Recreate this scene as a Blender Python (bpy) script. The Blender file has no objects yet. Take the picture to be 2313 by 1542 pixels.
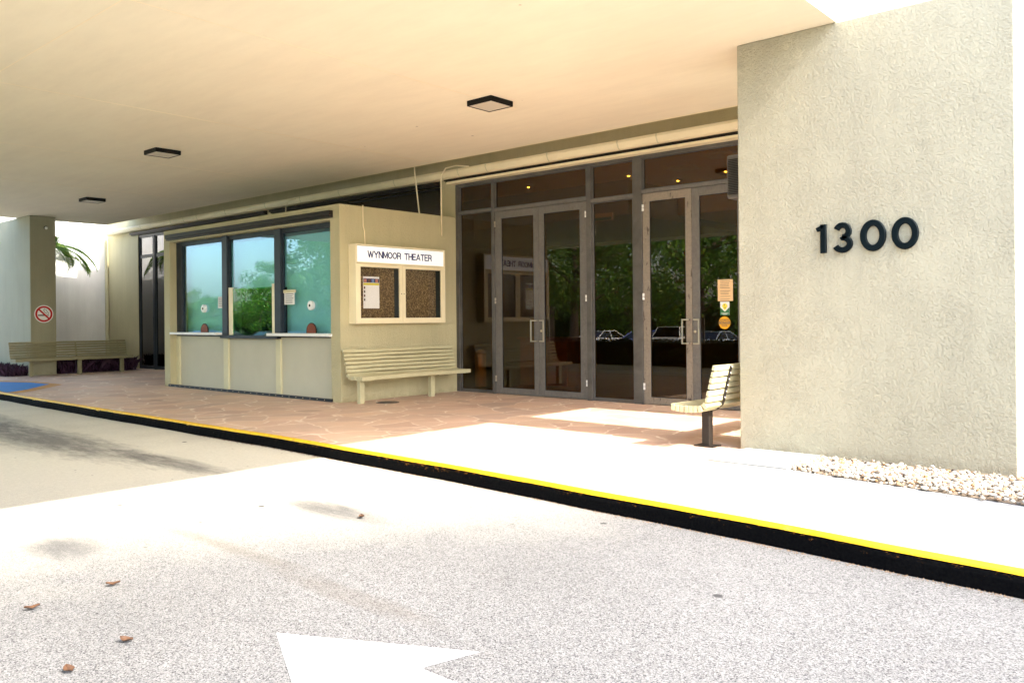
import bpy, math, random
from mathutils import Vector, Matrix
R = math.radians
random.seed(7)
sc = bpy.context.scene
col = sc.collection

# ------------------------------------------------------------------ camera
cd = bpy.data.cameras.new("camera")
cam = bpy.data.objects.new("camera", cd); col.objects.link(cam)
cd.sensor_width = 36.0
cd.lens = 36.0 * 1871.45 / 2313.0
cd.shift_y = (718.9 - 771.0) / 2313.0
cd.clip_start = 0.05; cd.clip_end = 1500
yaw, pit, rol = R(41.1063), R(-0.0238), R(0.5195)
F = Vector((-math.sin(yaw) * math.cos(pit), math.cos(yaw) * math.cos(pit), -math.sin(pit)))
R1 = Vector((math.cos(yaw), math.sin(yaw), 0)); U1 = R1.cross(F)
RR = math.cos(rol) * R1 - math.sin(rol) * U1; UU = RR.cross(F)
cam.matrix_world = Matrix(((RR.x, UU.x, -F.x, 0), (RR.y, UU.y, -F.y, 0), (RR.z, UU.z, -F.z, 1.45), (0, 0, 0, 1)))
sc.camera = cam

# ------------------------------------------------------------------ world, sun, exposure
SUN_EL, SUN_AZ = R(42.4), R(-0.8)          # azimuth measured from +X towards +Y
w = bpy.data.worlds.new("World"); sc.world = w; w.use_nodes = True
nt = w.node_tree; nt.nodes.clear()
sky = nt.nodes.new("ShaderNodeTexSky"); sky.sky_type = 'NISHITA'; sky.sun_disc = False
sky.sun_elevation = SUN_EL; sky.sun_rotation = R(90) - SUN_AZ
sky.air_density = 1.0; sky.dust_density = 3.2; sky.ozone_density = 1.0
bg = nt.nodes.new("ShaderNodeBackground"); bg.inputs[1].default_value = 0.15
wo = nt.nodes.new("ShaderNodeOutputWorld")
nt.links.new(sky.outputs[0], bg.inputs[0]); nt.links.new(bg.outputs[0], wo.inputs[0])
sd = bpy.data.lights.new("sun", 'SUN'); sd.energy = 2.0; sd.angle = R(0.53); sd.color = (1.0, 0.94, 0.84)
sun = bpy.data.objects.new("sun", sd); col.objects.link(sun)
S = Vector((math.cos(SUN_EL) * math.cos(SUN_AZ), math.cos(SUN_EL) * math.sin(SUN_AZ), math.sin(SUN_EL)))
sun.rotation_euler = (-S).to_track_quat('-Z', 'Y').to_euler(); sun.location = (30, 0, 30)
vs = sc.view_settings
sc.display_settings.display_device = 'sRGB'
vs.view_transform = 'Standard'; vs.look = 'None'; vs.gamma = 1.0; vs.exposure = 2.75
vs.use_curve_mapping = False
sc.render.engine = 'CYCLES'
sc.cycles.use_denoising = True
sc.cycles.max_bounces = 10; sc.cycles.diffuse_bounces = 6; sc.cycles.glossy_bounces = 4
sc.cycles.transparent_max_bounces = 16; sc.cycles.sample_clamp_indirect = 8

# ------------------------------------------------------------------ materials
class NT:
    def __init__(s, name):
        s.m = bpy.data.materials.new(name); s.m.use_nodes = True
        s.t = s.m.node_tree; s.t.nodes.clear()
        s.out = s.t.nodes.new("ShaderNodeOutputMaterial")
        s._p = None
    def n(s, typ, **k):
        nd = s.t.nodes.new(typ)
        for a, b in k.items(): setattr(nd, a, b)
        return nd
    def l(s, a, b): s.t.links.new(a, b)
    def pos(s):
        if s._p is None: s._p = s.n("ShaderNodeNewGeometry").outputs["Position"]
        return s._p
    def objc(s): return s.n("ShaderNodeTexCoord").outputs["Object"]
    def mapping(s, vec, scale=(1, 1, 1), loc=(0, 0, 0), rot=(0, 0, 0)):
        mp = s.n("ShaderNodeMapping"); s.l(vec, mp.inputs[0])
        mp.inputs["Scale"].default_value = scale; mp.inputs["Location"].default_value = loc; mp.inputs["Rotation"].default_value = rot
        return mp.outputs[0]
    def noise(s, vec, scale, detail=2, rough=0.5, dist=0):
        q = s.n("ShaderNodeTexNoise"); s.l(vec, q.inputs["Vector"])
        q.inputs["Scale"].default_value = scale; q.inputs["Detail"].default_value = detail
        q.inputs["Roughness"].default_value = rough; q.inputs["Distortion"].default_value = dist
        return q.outputs["Fac"]
    def vor(s, vec, scale, feature='F1', out="Distance", rnd=1.0):
        q = s.n("ShaderNodeTexVoronoi", feature=feature); s.l(vec, q.inputs["Vector"])
        q.inputs["Scale"].default_value = scale; q.inputs["Randomness"].default_value = rnd
        return q.outputs[out]
    def ramp(s, fac, stops, interp='LINEAR'):
        q = s.n("ShaderNodeValToRGB"); s.l(fac, q.inputs[0]); cr = q.color_ramp; cr.interpolation = interp
        while len(cr.elements) < len(stops): cr.elements.new(0.5)
        for e, (p, c) in zip(cr.elements, stops):
            e.position = p; e.color = (c, c, c, 1) if not isinstance(c, tuple) else (c[0], c[1], c[2], 1)
        return q.outputs[0]
    def math(s, op, a, b=None, clamp=False):
        q = s.n("ShaderNodeMath", operation=op); q.use_clamp = clamp
        for i, v in enumerate((a, b)):
            if v is None: continue
            if isinstance(v, (int, float)): q.inputs[i].default_value = v
            else: s.l(v, q.inputs[i])
        return q.outputs[0]
    def mix(s, fac, a, b, blend='MIX'):
        q = s.n("ShaderNodeMix", data_type='RGBA', blend_type=blend)
        for i, v in ((0, fac), (6, a), (7, b)):
            if isinstance(v, (int, float)): q.inputs[i].default_value = v
            elif isinstance(v, tuple): q.inputs[i].default_value = (v[0], v[1], v[2], 1)
            else: s.l(v, q.inputs[i])
        return q.outputs[2]
    def bump(s, h, strength=0.5, dist=0.01):
        q = s.n("ShaderNodeBump"); s.l(h, q.inputs["Height"])
        q.inputs["Strength"].default_value = strength; q.inputs["Distance"].default_value = dist
        return q.outputs[0]
    def bsdf(s, color, rough=0.6, metal=0.0, normal=None, spec=0.5, coat=0.0):
        b = s.n("ShaderNodeBsdfPrincipled")
        if isinstance(color, tuple): b.inputs["Base Color"].default_value = (color[0], color[1], color[2], 1)
        else: s.l(color, b.inputs["Base Color"])
        if isinstance(rough, (int, float)): b.inputs["Roughness"].default_value = rough
        else: s.l(rough, b.inputs["Roughness"])
        b.inputs["Metallic"].default_value = metal
        b.inputs["Specular IOR Level"].default_value = spec
        b.inputs["Coat Weight"].default_value = coat
        if normal is not None: s.l(normal, b.inputs["Normal"])
        s.l(b.outputs[0], s.out.inputs[0])
        return b

def vary(c, f): return tuple(min(1, x * f) for x in c)
def simple(name, c, rough=0.55, metal=0.0, var=0.18, scale=3.0, bumps=0.0, bscale=60, spec=0.5, coat=0.0):
    t = NT(name); p = t.pos()
    n = t.noise(p, scale, 4, 0.6)
    colr = t.ramp(n, [(0.3, vary(c, 1 - var)), (0.7, vary(c, 1 + var))])
    nm = t.bump(t.noise(p, bscale, 3), bumps, 0.004) if bumps else None
    t.bsdf(colr, rough, metal, nm, spec, coat)
    return t.m
def stucco(name, c, strength=0.6, scale=1.0, coarse=0.5):
    t = NT(name); p = t.pos()
    a = t.noise(p, 30 * scale, 4, 0.65, 0.0)
    a = t.ramp(a, [(0.46, 0.0), (0.72, 1.0)])
    b = t.noise(p, 95 * scale, 3, 0.6)
    v = t.vor(p, 52 * scale, 'SMOOTH_F1')
    h = t.math('ADD', t.math('MULTIPLY', a, coarse), t.math('MULTIPLY', b, 0.45))
    h = t.math('SUBTRACT', h, t.math('MULTIPLY', v, 0.5))
    big = t.noise(p, 0.9, 4, 0.6)
    h = t.math('MULTIPLY', h, t.ramp(t.noise(p, 2.2, 3, 0.6), [(0.3, 0.55), (0.7, 1.15)]))
    st = t.noise(t.mapping(p, (3, 3, 0.35)), 1.2, 4, 0.65)
    cc = t.ramp(t.math('ADD', t.math('MULTIPLY', big, 0.5), t.math('MULTIPLY', st, 0.5)), [(0.3, vary(c, 0.86)), (0.7, vary(c, 1.08))])
    sz = t.n("ShaderNodeSeparateXYZ"); t.l(p, sz.inputs[0])
    dirt = t.ramp(t.math('ADD', t.math('MULTIPLY', sz.outputs[2], 2.2), t.noise(p, 6, 5, 0.7)), [(0.42, 0.45), (0.72, 0.0)])
    cc = t.mix(dirt, cc, (c[0] * .52, c[1] * .46, c[2] * .38))
    t.bsdf(cc, 0.72, 0, t.bump(h, strength, 0.012), 0.35)
    return t.m

M = {}
M['stucco_pier'] = stucco('painted_stucco_heavy', (0.405, 0.378, 0.278), 0.85, 1.6, 0.9)
M['stucco'] = stucco('painted_stucco', (0.50, 0.455, 0.28), 0.85, 1.2, 0.6)
M['stucco_shade'] = stucco('shade_stucco', (0.30, 0.29, 0.20), 0.7, 1.2, 0.5)  # far left pier's stucco, deep canopy shade put into its colour
M['stucco_white'] = stucco('pale_stucco', (0.80, 0.81, 0.80), 0.4, 1.0)
t = NT('soffit_paint'); p = t.pos(); a = t.noise(p, 0.45, 5, 0.6); b = t.noise(t.mapping(p, (0.5, 2.2, 1)), 1.6, 6, 0.7); r_ = t.noise(p, 60, 2)
cc = t.mix(1.0, t.ramp(a, [(0.3, (0.80, 0.715, 0.55)), (0.7, (0.84, 0.77, 0.60))]), t.ramp(b, [(0.3, 0.955), (0.6, 1.015)]), 'MULTIPLY')
v_ = t.vor(p, 0.8, 'F1'); cc = t.mix(t.ramp(v_, [(0.012, 0.7), (0.02, 0.0)]), cc, (0.2, 0.15, 0.09))
t.bsdf(cc, 0.8, 0, t.bump(t.math('ADD', t.math('MULTIPLY', b, 2.0), t.math('MULTIPLY', r_, 0.25)), 0.25, 0.012)); M['soffit'] = t.m
M['soffit_line'] = simple('joint_cream', (0.88, 0.76, 0.56), 0.8, var=0.03)
M['cream'] = simple('cream_metal', (0.82, 0.73, 0.50), 0.45, var=0.07, scale=1.5)
M['beige_panel'] = simple('beige_panel', (0.52, 0.50, 0.39), 0.7, var=0.05, scale=1.2)
M['batten'] = simple('batten_paint', (0.62, 0.58, 0.38), 0.6, var=0.05)
M['bronze'] = simple('dark_bronze', (0.018, 0.014, 0.011), 0.5, var=0.35, scale=5, spec=0.3)
M['mullion'] = simple('mullion_grey', (0.085, 0.080, 0.074), 0.45, var=0.3, scale=4)
M['frame_blue'] = simple('booth_frame', (0.022, 0.028, 0.038), 0.45, var=0.25, scale=4, spec=0.3)
M['white_paint'] = simple('white_laminate', (0.82, 0.82, 0.80), 0.4, var=0.03)
M['steel'] = simple('brushed_steel', (0.62, 0.55, 0.42), 0.32, 1.0, var=0.08, scale=20)
M['bin_steel'] = simple('bin_steel', (0.85, 0.72, 0.50), 0.4, 0.5, var=0.05)
M['handle_steel'] = simple('handle_steel', (0.55, 0.50, 0.43), 0.35, 1.0, var=0.1)
t = NT('khaki_bench_paint'); p = t.pos(); n = t.noise(p, 5, 5, 0.7); n2 = t.noise(p, 26, 5, 0.75)
cc = t.ramp(n, [(0.3, (0.44, 0.405, 0.24)), (0.7, (0.53, 0.495, 0.31))])
cc = t.mix(t.ramp(n2, [(0.64, 0.0), (0.70, 0.7)]), cc, (0.23, 0.19, 0.12))
t.bsdf(cc, 0.5, 0, t.bump(n2, 0.3, 0.003)); M['khaki'] = t.m
M['khaki_shade'] = simple('khaki_bench_shade', (0.24, 0.22, 0.13), 0.5, var=0.07, scale=7)  # bench khaki darkened to stand in for shade at the far left
M['digit'] = simple('digit_black', (0.002, 0.006, 0.008), 0.6, var=0.2, spec=0.08)
M['black'] = simple('black_plastic', (0.003, 0.003, 0.003), 0.6, var=0.2, spec=0.2)
M['diffuser'] = simple('acrylic_diffuser', (0.62, 0.57, 0.46), 0.5, var=0.02)
M['paper'] = simple('paper', (0.80, 0.80, 0.78), 0.8, var=0.02)
M['paper_tan'] = simple('paper_tan', (0.72, 0.50, 0.27), 0.8, var=0.04)
M['white_sheet'] = simple('white_sheet', (0.93, 0.93, 0.95), 0.8, var=0.01)
M['ink'] = simple('ink_grey', (0.10, 0.09, 0.09), 0.8, var=0.1)
M['navy'] = simple('navy_vinyl', (0.004, 0.008, 0.09), 0.6, var=0.05)
M['yellow_vinyl'] = simple('yellow_vinyl', (0.75, 0.66, 0.05), 0.6, var=0.05)
M['green_vinyl'] = simple('green_vinyl', (0.03, 0.16, 0.06), 0.6, var=0.05)
M['amber_vinyl'] = simple('amber_vinyl', (0.72, 0.36, 0.01), 0.6, var=0.05)
M['red'] = simple('red_vinyl', (0.45, 0.004, 0.008), 0.6, var=0.08)
M['rust'] = simple('speak_hole_wood', (0.22, 0.045, 0.012), 0.6, var=0.2)
M['teal_blind'] = simple('teal_blind', (0.50, 0.80, 0.84), 0.8, var=0.04, scale=0.7)
M['inner_dark'] = simple('inner_dark', (0.02, 0.03, 0.03), 0.8)
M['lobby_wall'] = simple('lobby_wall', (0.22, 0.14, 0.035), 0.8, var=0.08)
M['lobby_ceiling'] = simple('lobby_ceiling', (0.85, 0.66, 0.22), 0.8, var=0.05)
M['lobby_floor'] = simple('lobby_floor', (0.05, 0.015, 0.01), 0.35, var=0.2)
M['cabinet_wood'] = simple('cabinet_wood', (0.35, 0.10, 0.015), 0.45, var=0.2, scale=6)
M['purple'] = simple('purple_leaves', (0.040, 0.014, 0.038), 0.5, var=0.5, scale=9)
M['leaf_dead'] = simple('dead_leaf', (0.06, 0.026, 0.010), 0.7, var=0.4, scale=40)
M['blue_paint'] = simple('blue_ramp_paint', (0.006, 0.20, 0.62), 0.6, var=0.12, scale=2)
M['orange_line'] = simple('ochre_line', (0.60, 0.30, 0.06), 0.7, var=0.2)
t = NT('arrow_white'); p = t.pos(); n = t.noise(p, 90, 4, 0.8); b_ = t.noise(p, 5, 5, 0.7)
wr = t.math('ADD', t.math('MULTIPLY', n, 0.7), t.math('MULTIPLY', b_, 0.3))
t.bsdf(t.mix(t.ramp(wr, [(0.60, 0.0), (0.66, 0.9)]), (0.74, 0.75, 0.75), (0.10, 0.10, 0.10)), 0.75, 0, t.bump(n, 0.5, 0.004)); M['arrow_white'] = t.m
M['tyre'] = simple('tyre_rubber', (0.02, 0.02, 0.02), 0.8)
M['rim'] = simple('alloy', (0.5, 0.5, 0.5), 0.3, 0.9)
M['lamp_glass'] = simple('headlamp', (0.7, 0.7, 0.7), 0.15, 0.2)
M['bark'] = simple('bark', (0.16, 0.11, 0.075), 0.9, var=0.35, scale=8, bumps=0.8, bscale=12)
M['palm_bark'] = simple('palm_bark', (0.22, 0.18, 0.13), 0.9, var=0.3, scale=8, bumps=0.8, bscale=12)
M['drain'] = simple('drain_iron', (0.10, 0.085, 0.07), 0.6, var=0.3, scale=12)

def emit(name, c, s):
    t = NT(name); e = t.n("ShaderNodeEmission"); e.inputs[0].default_value = (*c, 1); e.inputs[1].default_value = s
    t.l(e.outputs[0], t.out.inputs[0]); return t.m
M['bulb'] = emit('lit_bulb', (1.0, 0.82, 0.6), 7.0)

def weathered(name, c1, c2, lo, hi, sc_=(6, 6, 1.4)):
    t = NT(name); p = t.pos()
    n = t.noise(t.mapping(p, sc_), 3.0, 6, 0.7, 0.4)
    fine = t.noise(p, 30, 3)
    base = t.ramp(fine, [(0.3, vary(c1, 0.88)), (0.7, vary(c1, 1.1))])
    f = t.ramp(n, [(lo, 0.0), (hi, 1.0)])
    t.bsdf(t.mix(f, base, c2), 0.5, 0.15)
    return t.m
M['door_metal'] = weathered('door_bronze_paint', (0.145, 0.138, 0.128), (0.11, 0.102, 0.096), 0.50, 0.7, (5, 5, 2))
M['door_peel'] = weathered('door_peeling_paint', (0.25, 0.215, 0.175), (0.09, 0.07, 0.055), 0.61, 0.625, (5, 5, 1.1))

def glass(name, tint, refl=1.0, ior=1.5, rough=0.0, wav=0.0, gc=(0.95, 0.97, 1.0)):
    t = NT(name)
    tr = t.n("ShaderNodeBsdfTransparent"); tr.inputs[0].default_value = (*tint, 1)
    gl = t.n("ShaderNodeBsdfGlossy"); gl.inputs[0].default_value = (*gc, 1); gl.inputs["Roughness"].default_value = rough
    fr = t.n("ShaderNodeFresnel"); bf = t.n("ShaderNodeNewGeometry").outputs["Backfacing"]
    t.l(t.math('ADD', ior, t.math('MULTIPLY', bf, 1 / ior - ior)), fr.inputs[0])   # both faces of the thin pane reflect alike
    if wav:
        nm = t.bump(t.noise(t.pos(), 1.7, 2), wav, 0.01); t.l(nm, gl.inputs["Normal"])
    f = t.math('MULTIPLY', fr.outputs[0], refl, True)
    mx = t.n("ShaderNodeMixShader"); t.l(f, mx.inputs[0]); t.l(tr.outputs[0], mx.inputs[1]); t.l(gl.outputs[0], mx.inputs[2])
    t.l(mx.outputs[0], t.out.inputs[0])
    return t.m
M['door_glass'] = glass('bronze_tinted_glass', (0.58, 0.42, 0.13), 1.2, 1.5, 0, 0.02)
M['booth_glass'] = glass('booth_glass', (0.82, 0.93, 0.93), 1.5, 1.5, 0, 0.03, (0.66, 0.82, 1.0))
M['dark_glass'] = glass('dark_tinted_glass', (0.25, 0.17, 0.10), 1.3, 1.5, 0, 0.02)
M['guard_glass'] = glass('guard_glass', (0.35, 0.75, 0.50), 1.6, 1.5, 0, 0.02)
M['case_glass'] = glass('case_glass', (0.96, 0.96, 0.95), 0.8, 1.5)
M['car_glass'] = glass('car_glass', (0.06, 0.07, 0.08), 1.6, 1.5)

def paint(name, c): return simple(name, c, 0.25, 0.0, var=0.02, coat=0.8)
M['car_white'] = paint('car_white', (0.75, 0.77, 0.78)); M['car_blue'] = paint('car_blue', (0.05, 0.10, 0.40))
M['car_red'] = paint('car_red', (0.40, 0.02, 0.02)); M['car_dark'] = paint('car_dark', (0.03, 0.035, 0.04))
M['car_silver'] = paint('car_silver', (0.45, 0.52, 0.58))

# cork board
t = NT('cork'); p = t.pos()
n1 = t.noise(p, 38, 3, 0.85); n2 = t.noise(p, 2.5, 3)
c = t.ramp(n1, [(0.36, (0.025, 0.014, 0.006)), (0.5, (0.13, 0.075, 0.028)), (0.66, (0.42, 0.30, 0.13))])
t.bsdf(t.mix(0.15, c, t.ramp(n2, [(0.3, (0.06, 0.035, 0.015)), (0.7, (0.18, 0.12, 0.05))])), 0.9, 0, t.bump(n1, 0.6, 0.004)); M['cork'] = t.m

# blinds: fine horizontal ribs inside the booth blind are in the mesh; colour only here
# flagstone pavement
t = NT('flagstone'); p = t.pos()
wp = t.n("ShaderNodeVectorMath", operation='ADD'); nz = t.n("ShaderNodeTexNoise"); t.l(p, nz.inputs["Vector"]); nz.inputs["Scale"].default_value = 1.6; nz.inputs["Detail"].default_value = 3
sc3 = t.n("ShaderNodeVectorMath", operation='SCALE'); t.l(nz.outputs["Color"], sc3.inputs[0]); sc3.inputs["Scale"].default_value = 0.35
t.l(p, wp.inputs[0]); t.l(sc3.outputs[0], wp.inputs[1]); q = wp.outputs[0]
edge = t.vor(q, 1.75, 'DISTANCE_TO_EDGE'); cell = t.vor(q, 1.75, 'F1', "Color")
sep = t.n("ShaderNodeSeparateColor"); t.l(cell, sep.inputs[0])
basec = t.ramp(sep.outputs[0], [(0.0, (0.60, 0.40, 0.30)), (0.35, (0.70, 0.49, 0.37)), (0.7, (0.73, 0.52, 0.38)), (1.0, (0.58, 0.41, 0.32))])
dirt = t.noise(p, 0.8, 6, 0.7); fine = t.noise(p, 55, 4, 0.7)
basec = t.mix(0.75, basec, t.ramp(dirt, [(0.3, 0.72), (0.7, 1.12)]), 'MULTIPLY')
basec = t.mix(0.6, basec, t.ramp(fine, [(0.25, 0.8), (0.75, 1.15)]), 'MULTIPLY')
gl_ = t.ramp(edge, [(0.012, 1.0), (0.035, 0.0)])
gn = t.math('MULTIPLY', gl_, t.ramp(t.noise(p, 2.3, 3), [(0.38, 0.15), (0.55, 1.0)]))
cc = t.mix(gn, basec, (0.84, 0.70, 0.58))
spot = t.ramp(t.noise(p, 1.3, 2), [(0.66, 0.0), (0.72, 0.45)])
cc = t.mix(spot, cc, (0.36, 0.22, 0.16))
hh = t.math('ADD', t.ramp(edge, [(0.0, 0.0), (0.04, 1.0)]), t.math('MULTIPLY', fine, 0.5))
t.bsdf(cc, t.ramp(dirt, [(0.3, 0.42), (0.7, 0.62)]), 0, t.bump(hh, 0.35, 0.006), 0.5); M['flag'] = t.m

# concrete
t = NT('concrete'); p = t.pos()
a = t.noise(p, 1.4, 6, 0.7); b = t.noise(p, 120, 3, 0.7)
cc = t.mix(0.6, t.ramp(a, [(0.3, (0.34, 0.34, 0.33)), (0.7, (0.42, 0.418, 0.40))]), t.ramp(b, [(0.3, 0.8), (0.7, 1.1)]), 'MULTIPLY')
sp_ = t.ramp(t.noise(p, 17, 1), [(0.74, 0.0), (0.76, 0.8)])
t.bsdf(t.mix(sp_, cc, (0.12, 0.11, 0.10)), 0.85, 0, t.bump(b, 0.3, 0.003)); M['concrete'] = t.m

# worn asphalt with exposed aggregate, stains where they lie on the real road
t = NT('worn_asphalt'); p = t.pos()
sx = t.n("ShaderNodeSeparateXYZ"); t.l(p, sx.inputs[0]); X, Y = sx.outputs[0], sx.outputs[1]
agg = t.vor(p, 150, 'F1', "Color"); sg = t.n("ShaderNodeSeparateColor"); t.l(agg, sg.inputs[0])
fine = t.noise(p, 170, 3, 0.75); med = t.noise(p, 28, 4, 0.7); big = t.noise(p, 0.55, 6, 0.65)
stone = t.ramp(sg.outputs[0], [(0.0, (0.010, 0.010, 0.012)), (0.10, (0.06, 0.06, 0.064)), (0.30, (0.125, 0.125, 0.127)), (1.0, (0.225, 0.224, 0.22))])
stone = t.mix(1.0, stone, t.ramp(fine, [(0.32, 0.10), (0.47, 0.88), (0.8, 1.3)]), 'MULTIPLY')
smooth = t.mix(0.5, (0.66, 0.64, 0.54), t.ramp(med, [(0.3, 0.75), (0.7, 1.1)]), 'MULTIPLY')  # road tone lightened to offset the canopy's shade
sun_mix = t.ramp(t.math('ADD', t.math('MULTIPLY', X, 0.14), t.math('ADD', t.math('MULTIPLY', Y, -0.07), t.math('ADD', t.math('MULTIPLY', big, 0.6), 1.45))), [(0.0, 0.0), (0.9, 1.0)])  # evens sun and shade in the colour: pale under canopy, dark aggregate beyond
cc = t.mix(sun_mix, smooth, stone)
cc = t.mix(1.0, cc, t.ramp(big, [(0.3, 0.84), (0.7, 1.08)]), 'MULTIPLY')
def blob(cx, cy, rx, ry, edge0=0.25):
    dx = t.math('DIVIDE', t.math('SUBTRACT', X, cx), rx); dy = t.math('DIVIDE', t.math('SUBTRACT', Y, cy), ry)
    d = t.math('ADD', t.math('MULTIPLY', dx, dx), t.math('MULTIPLY', dy, dy))
    d = t.math('ADD', d, t.math('MULTIPLY', t.math('SUBTRACT', stn, 0.5), 1.8))
    return t.ramp(d, [(0.0, 1.0), (1.0, 0.0)])
stn = t.noise(t.mapping(p, (1.1, 4.5, 1)), 2.2, 6, 0.75)
for (cx, cy, rx, ry, am) in ((-12.6, 4.35, 3.8, 0.60, 0.97), (-9.2, 4.55, 1.6, 0.26, 0.9), (-5.75, 4.27, 0.75, 0.22, 0.97), (-6.3, 2.35, 0.40, 0.26, 0.85), (-16.5, 4.5, 3.0, 0.6, 0.95), (-7.2, 4.8, 1.0, 0.12, 0.3)):
    f = t.math('MULTIPLY', t.math('MULTIPLY', blob(cx, cy, rx, ry), am), t.ramp(fine, [(0.2, 1.0), (0.75, 0.55)]))
    cc = t.mix(f, cc, (0.035, 0.035, 0.042))
for (cx, cy, rx, ry, am) in ((-5.3, 3.1, 1.2, 0.10, 0.35), (-3.9, 3.0, 0.9, 0.12, 0.35)):
    cc = t.mix(t.math('MULTIPLY', blob(cx, cy, rx, ry), am), cc, (0.075, 0.06, 0.045))
# gum and oil drips
gum = t.vor(p, 1.15, 'F1'); gm = t.ramp(t.math('ADD', gum, t.math('MULTIPLY', med, 0.03)), [(0.045, 0.9), (0.058, 0.0)])
cc = t.mix(gm, cc, (0.012, 0.012, 0.014))
gum2 = t.vor(t.mapping(p, (1, 1, 1), (3.3, 7.1, 0)), 3.1, 'F1'); gm2 = t.ramp(t.math('ADD', gum2, t.math('MULTIPLY', med, 0.04)), [(0.05, 0.75), (0.07, 0.0)])
cc = t.mix(gm2, cc, (0.035, 0.03, 0.026))
hh = t.math('ADD', t.math('MULTIPLY', sg.outputs[0], 0.5), fine)
bs = t.n("ShaderNodeBump"); t.l(hh, bs.inputs["Height"]); bs.inputs["Distance"].default_value = 0.005; t.l(t.math('MULTIPLY', sun_mix, 0.75), bs.inputs["Strength"])
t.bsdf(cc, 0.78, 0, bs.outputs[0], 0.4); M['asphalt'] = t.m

# kerb paints
t = NT('kerb_black_paint'); p = t.pos()
n = t.noise(t.mapping(p, (1, 1, 2.2)), 16, 8, 0.85); n2 = t.noise(p, 60, 4)
sx = t.n("ShaderNodeSeparateXYZ"); t.l(p, sx.inputs[0])
zone = t.ramp(t.math('ABSOLUTE', t.math('ADD', sx.outputs[0], 6.2)), [(0.0, 0.06), (0.5, 0.03), (1.0, 0.0)])
zz = t.math('MULTIPLY', t.math('ADD', sx.outputs[2], 0.05), 1.6)
chip = t.ramp(t.math('ADD', t.math('ADD', n, zone), zz), [(0.60, 0.0), (0.64, 0.9)])
cc = t.mix(chip, t.ramp(n2, [(0.3, (0.0015, 0.0015, 0.002)), (0.7, (0.004, 0.004, 0.004))]), (0.22, 0.09, 0.02))
chip2 = t.ramp(t.noise(p, 4.0, 5, 0.7), [(0.71, 0.0), (0.73, 0.9)])
cc = t.mix(chip2, cc, (0.30, 0.28, 0.26))
t.bsdf(cc, 0.7, 0, t.bump(n2, 0.5, 0.006), 0.03); M['kerb_black'] = t.m
t = NT('kerb_yellow_paint'); p = t.pos()
n = t.noise(p, 14, 5, 0.7)
yc = t.noise(t.mapping(p, (1, 2, 1)), 9, 6, 0.8); t.bsdf(t.mix(t.ramp(yc, [(0.60, 0.0), (0.65, 0.8)]), t.ramp(n, [(0.25, (0.55, 0.30, 0.004)), (0.6, (0.84, 0.53, 0.003)), (0.8, (0.88, 0.58, 0.006))]), (0.28, 0.17, 0.06)), 0.55, 0, t.bump(n, 0.2, 0.004)); M['kerb_yellow'] = t.m

# gravel, grass, foliage
def percell(name, stops, rough=0.8, scale=30):
    t = NT(name); oi = t.n("ShaderNodeNewGeometry").outputs["Random Per Island"]
    b = t.bsdf(t.ramp(oi, stops), rough)
    return t
M['gravel'] = percell('gravel', [(0, (0.22, 0.19, 0.15)), (0.35, (0.38, 0.34, 0.28)), (0.55, (0.24, 0.12, 0.04)), (0.75, (0.46, 0.43, 0.38)), (1, (0.05, 0.04, 0.03))], 0.7).m
M['gravel_bed'] = simple('gravel_bed', (0.16, 0.12, 0.08), 0.9, var=0.4, scale=60)
def leafmat(name, stops, trans=0.35):
    t = NT(name); oi = t.n("ShaderNodeNewGeometry").outputs["Random Per Island"]
    c = t.ramp(oi, stops)
    d = t.n("ShaderNodeBsdfPrincipled"); t.l(c, d.inputs["Base Color"]); d.inputs["Roughness"].default_value = 0.45
    tl = t.n("ShaderNodeBsdfTranslucent"); t.l(c, tl.inputs[0])
    mx = t.n("ShaderNodeMixShader"); mx.inputs[0].default_value = trans
    t.l(d.outputs[0], mx.inputs[1]); t.l(tl.outputs[0], mx.inputs[2]); t.l(mx.outputs[0], t.out.inputs[0]); return t.m
M['leaf'] = leafmat('tree_leaf', [(0, (0.03, 0.09, 0.006)), (0.5, (0.09, 0.22, 0.015)), (1, (0.22, 0.36, 0.04))])
M['leaf2'] = leafmat('tree_leaf_light', [(0, (0.06, 0.12, 0.01)), (0.5, (0.12, 0.22, 0.02)), (1, (0.22, 0.30, 0.05))])
M['hedge'] = leafmat('hedge_leaf', [(0, (0.012, 0.03, 0.006)), (1, (0.04, 0.08, 0.015))], 0.15)
M['palm_leaf'] = leafmat('palm_leaf', [(0, (0.06, 0.15, 0.015)), (0.6, (0.16, 0.32, 0.03)), (1, (0.36, 0.44, 0.10))], 0.3)
M['grass'] = simple('grass_sheet', (0.13, 0.17, 0.06), 0.9, var=0.4, scale=5, bumps=0.6, bscale=30)
M['lot'] = simple('bounce_lot', (0.42, 0.41, 0.39), 0.85, var=0.2, scale=3)  # lot made pale to bounce extra light under the canopy

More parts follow.
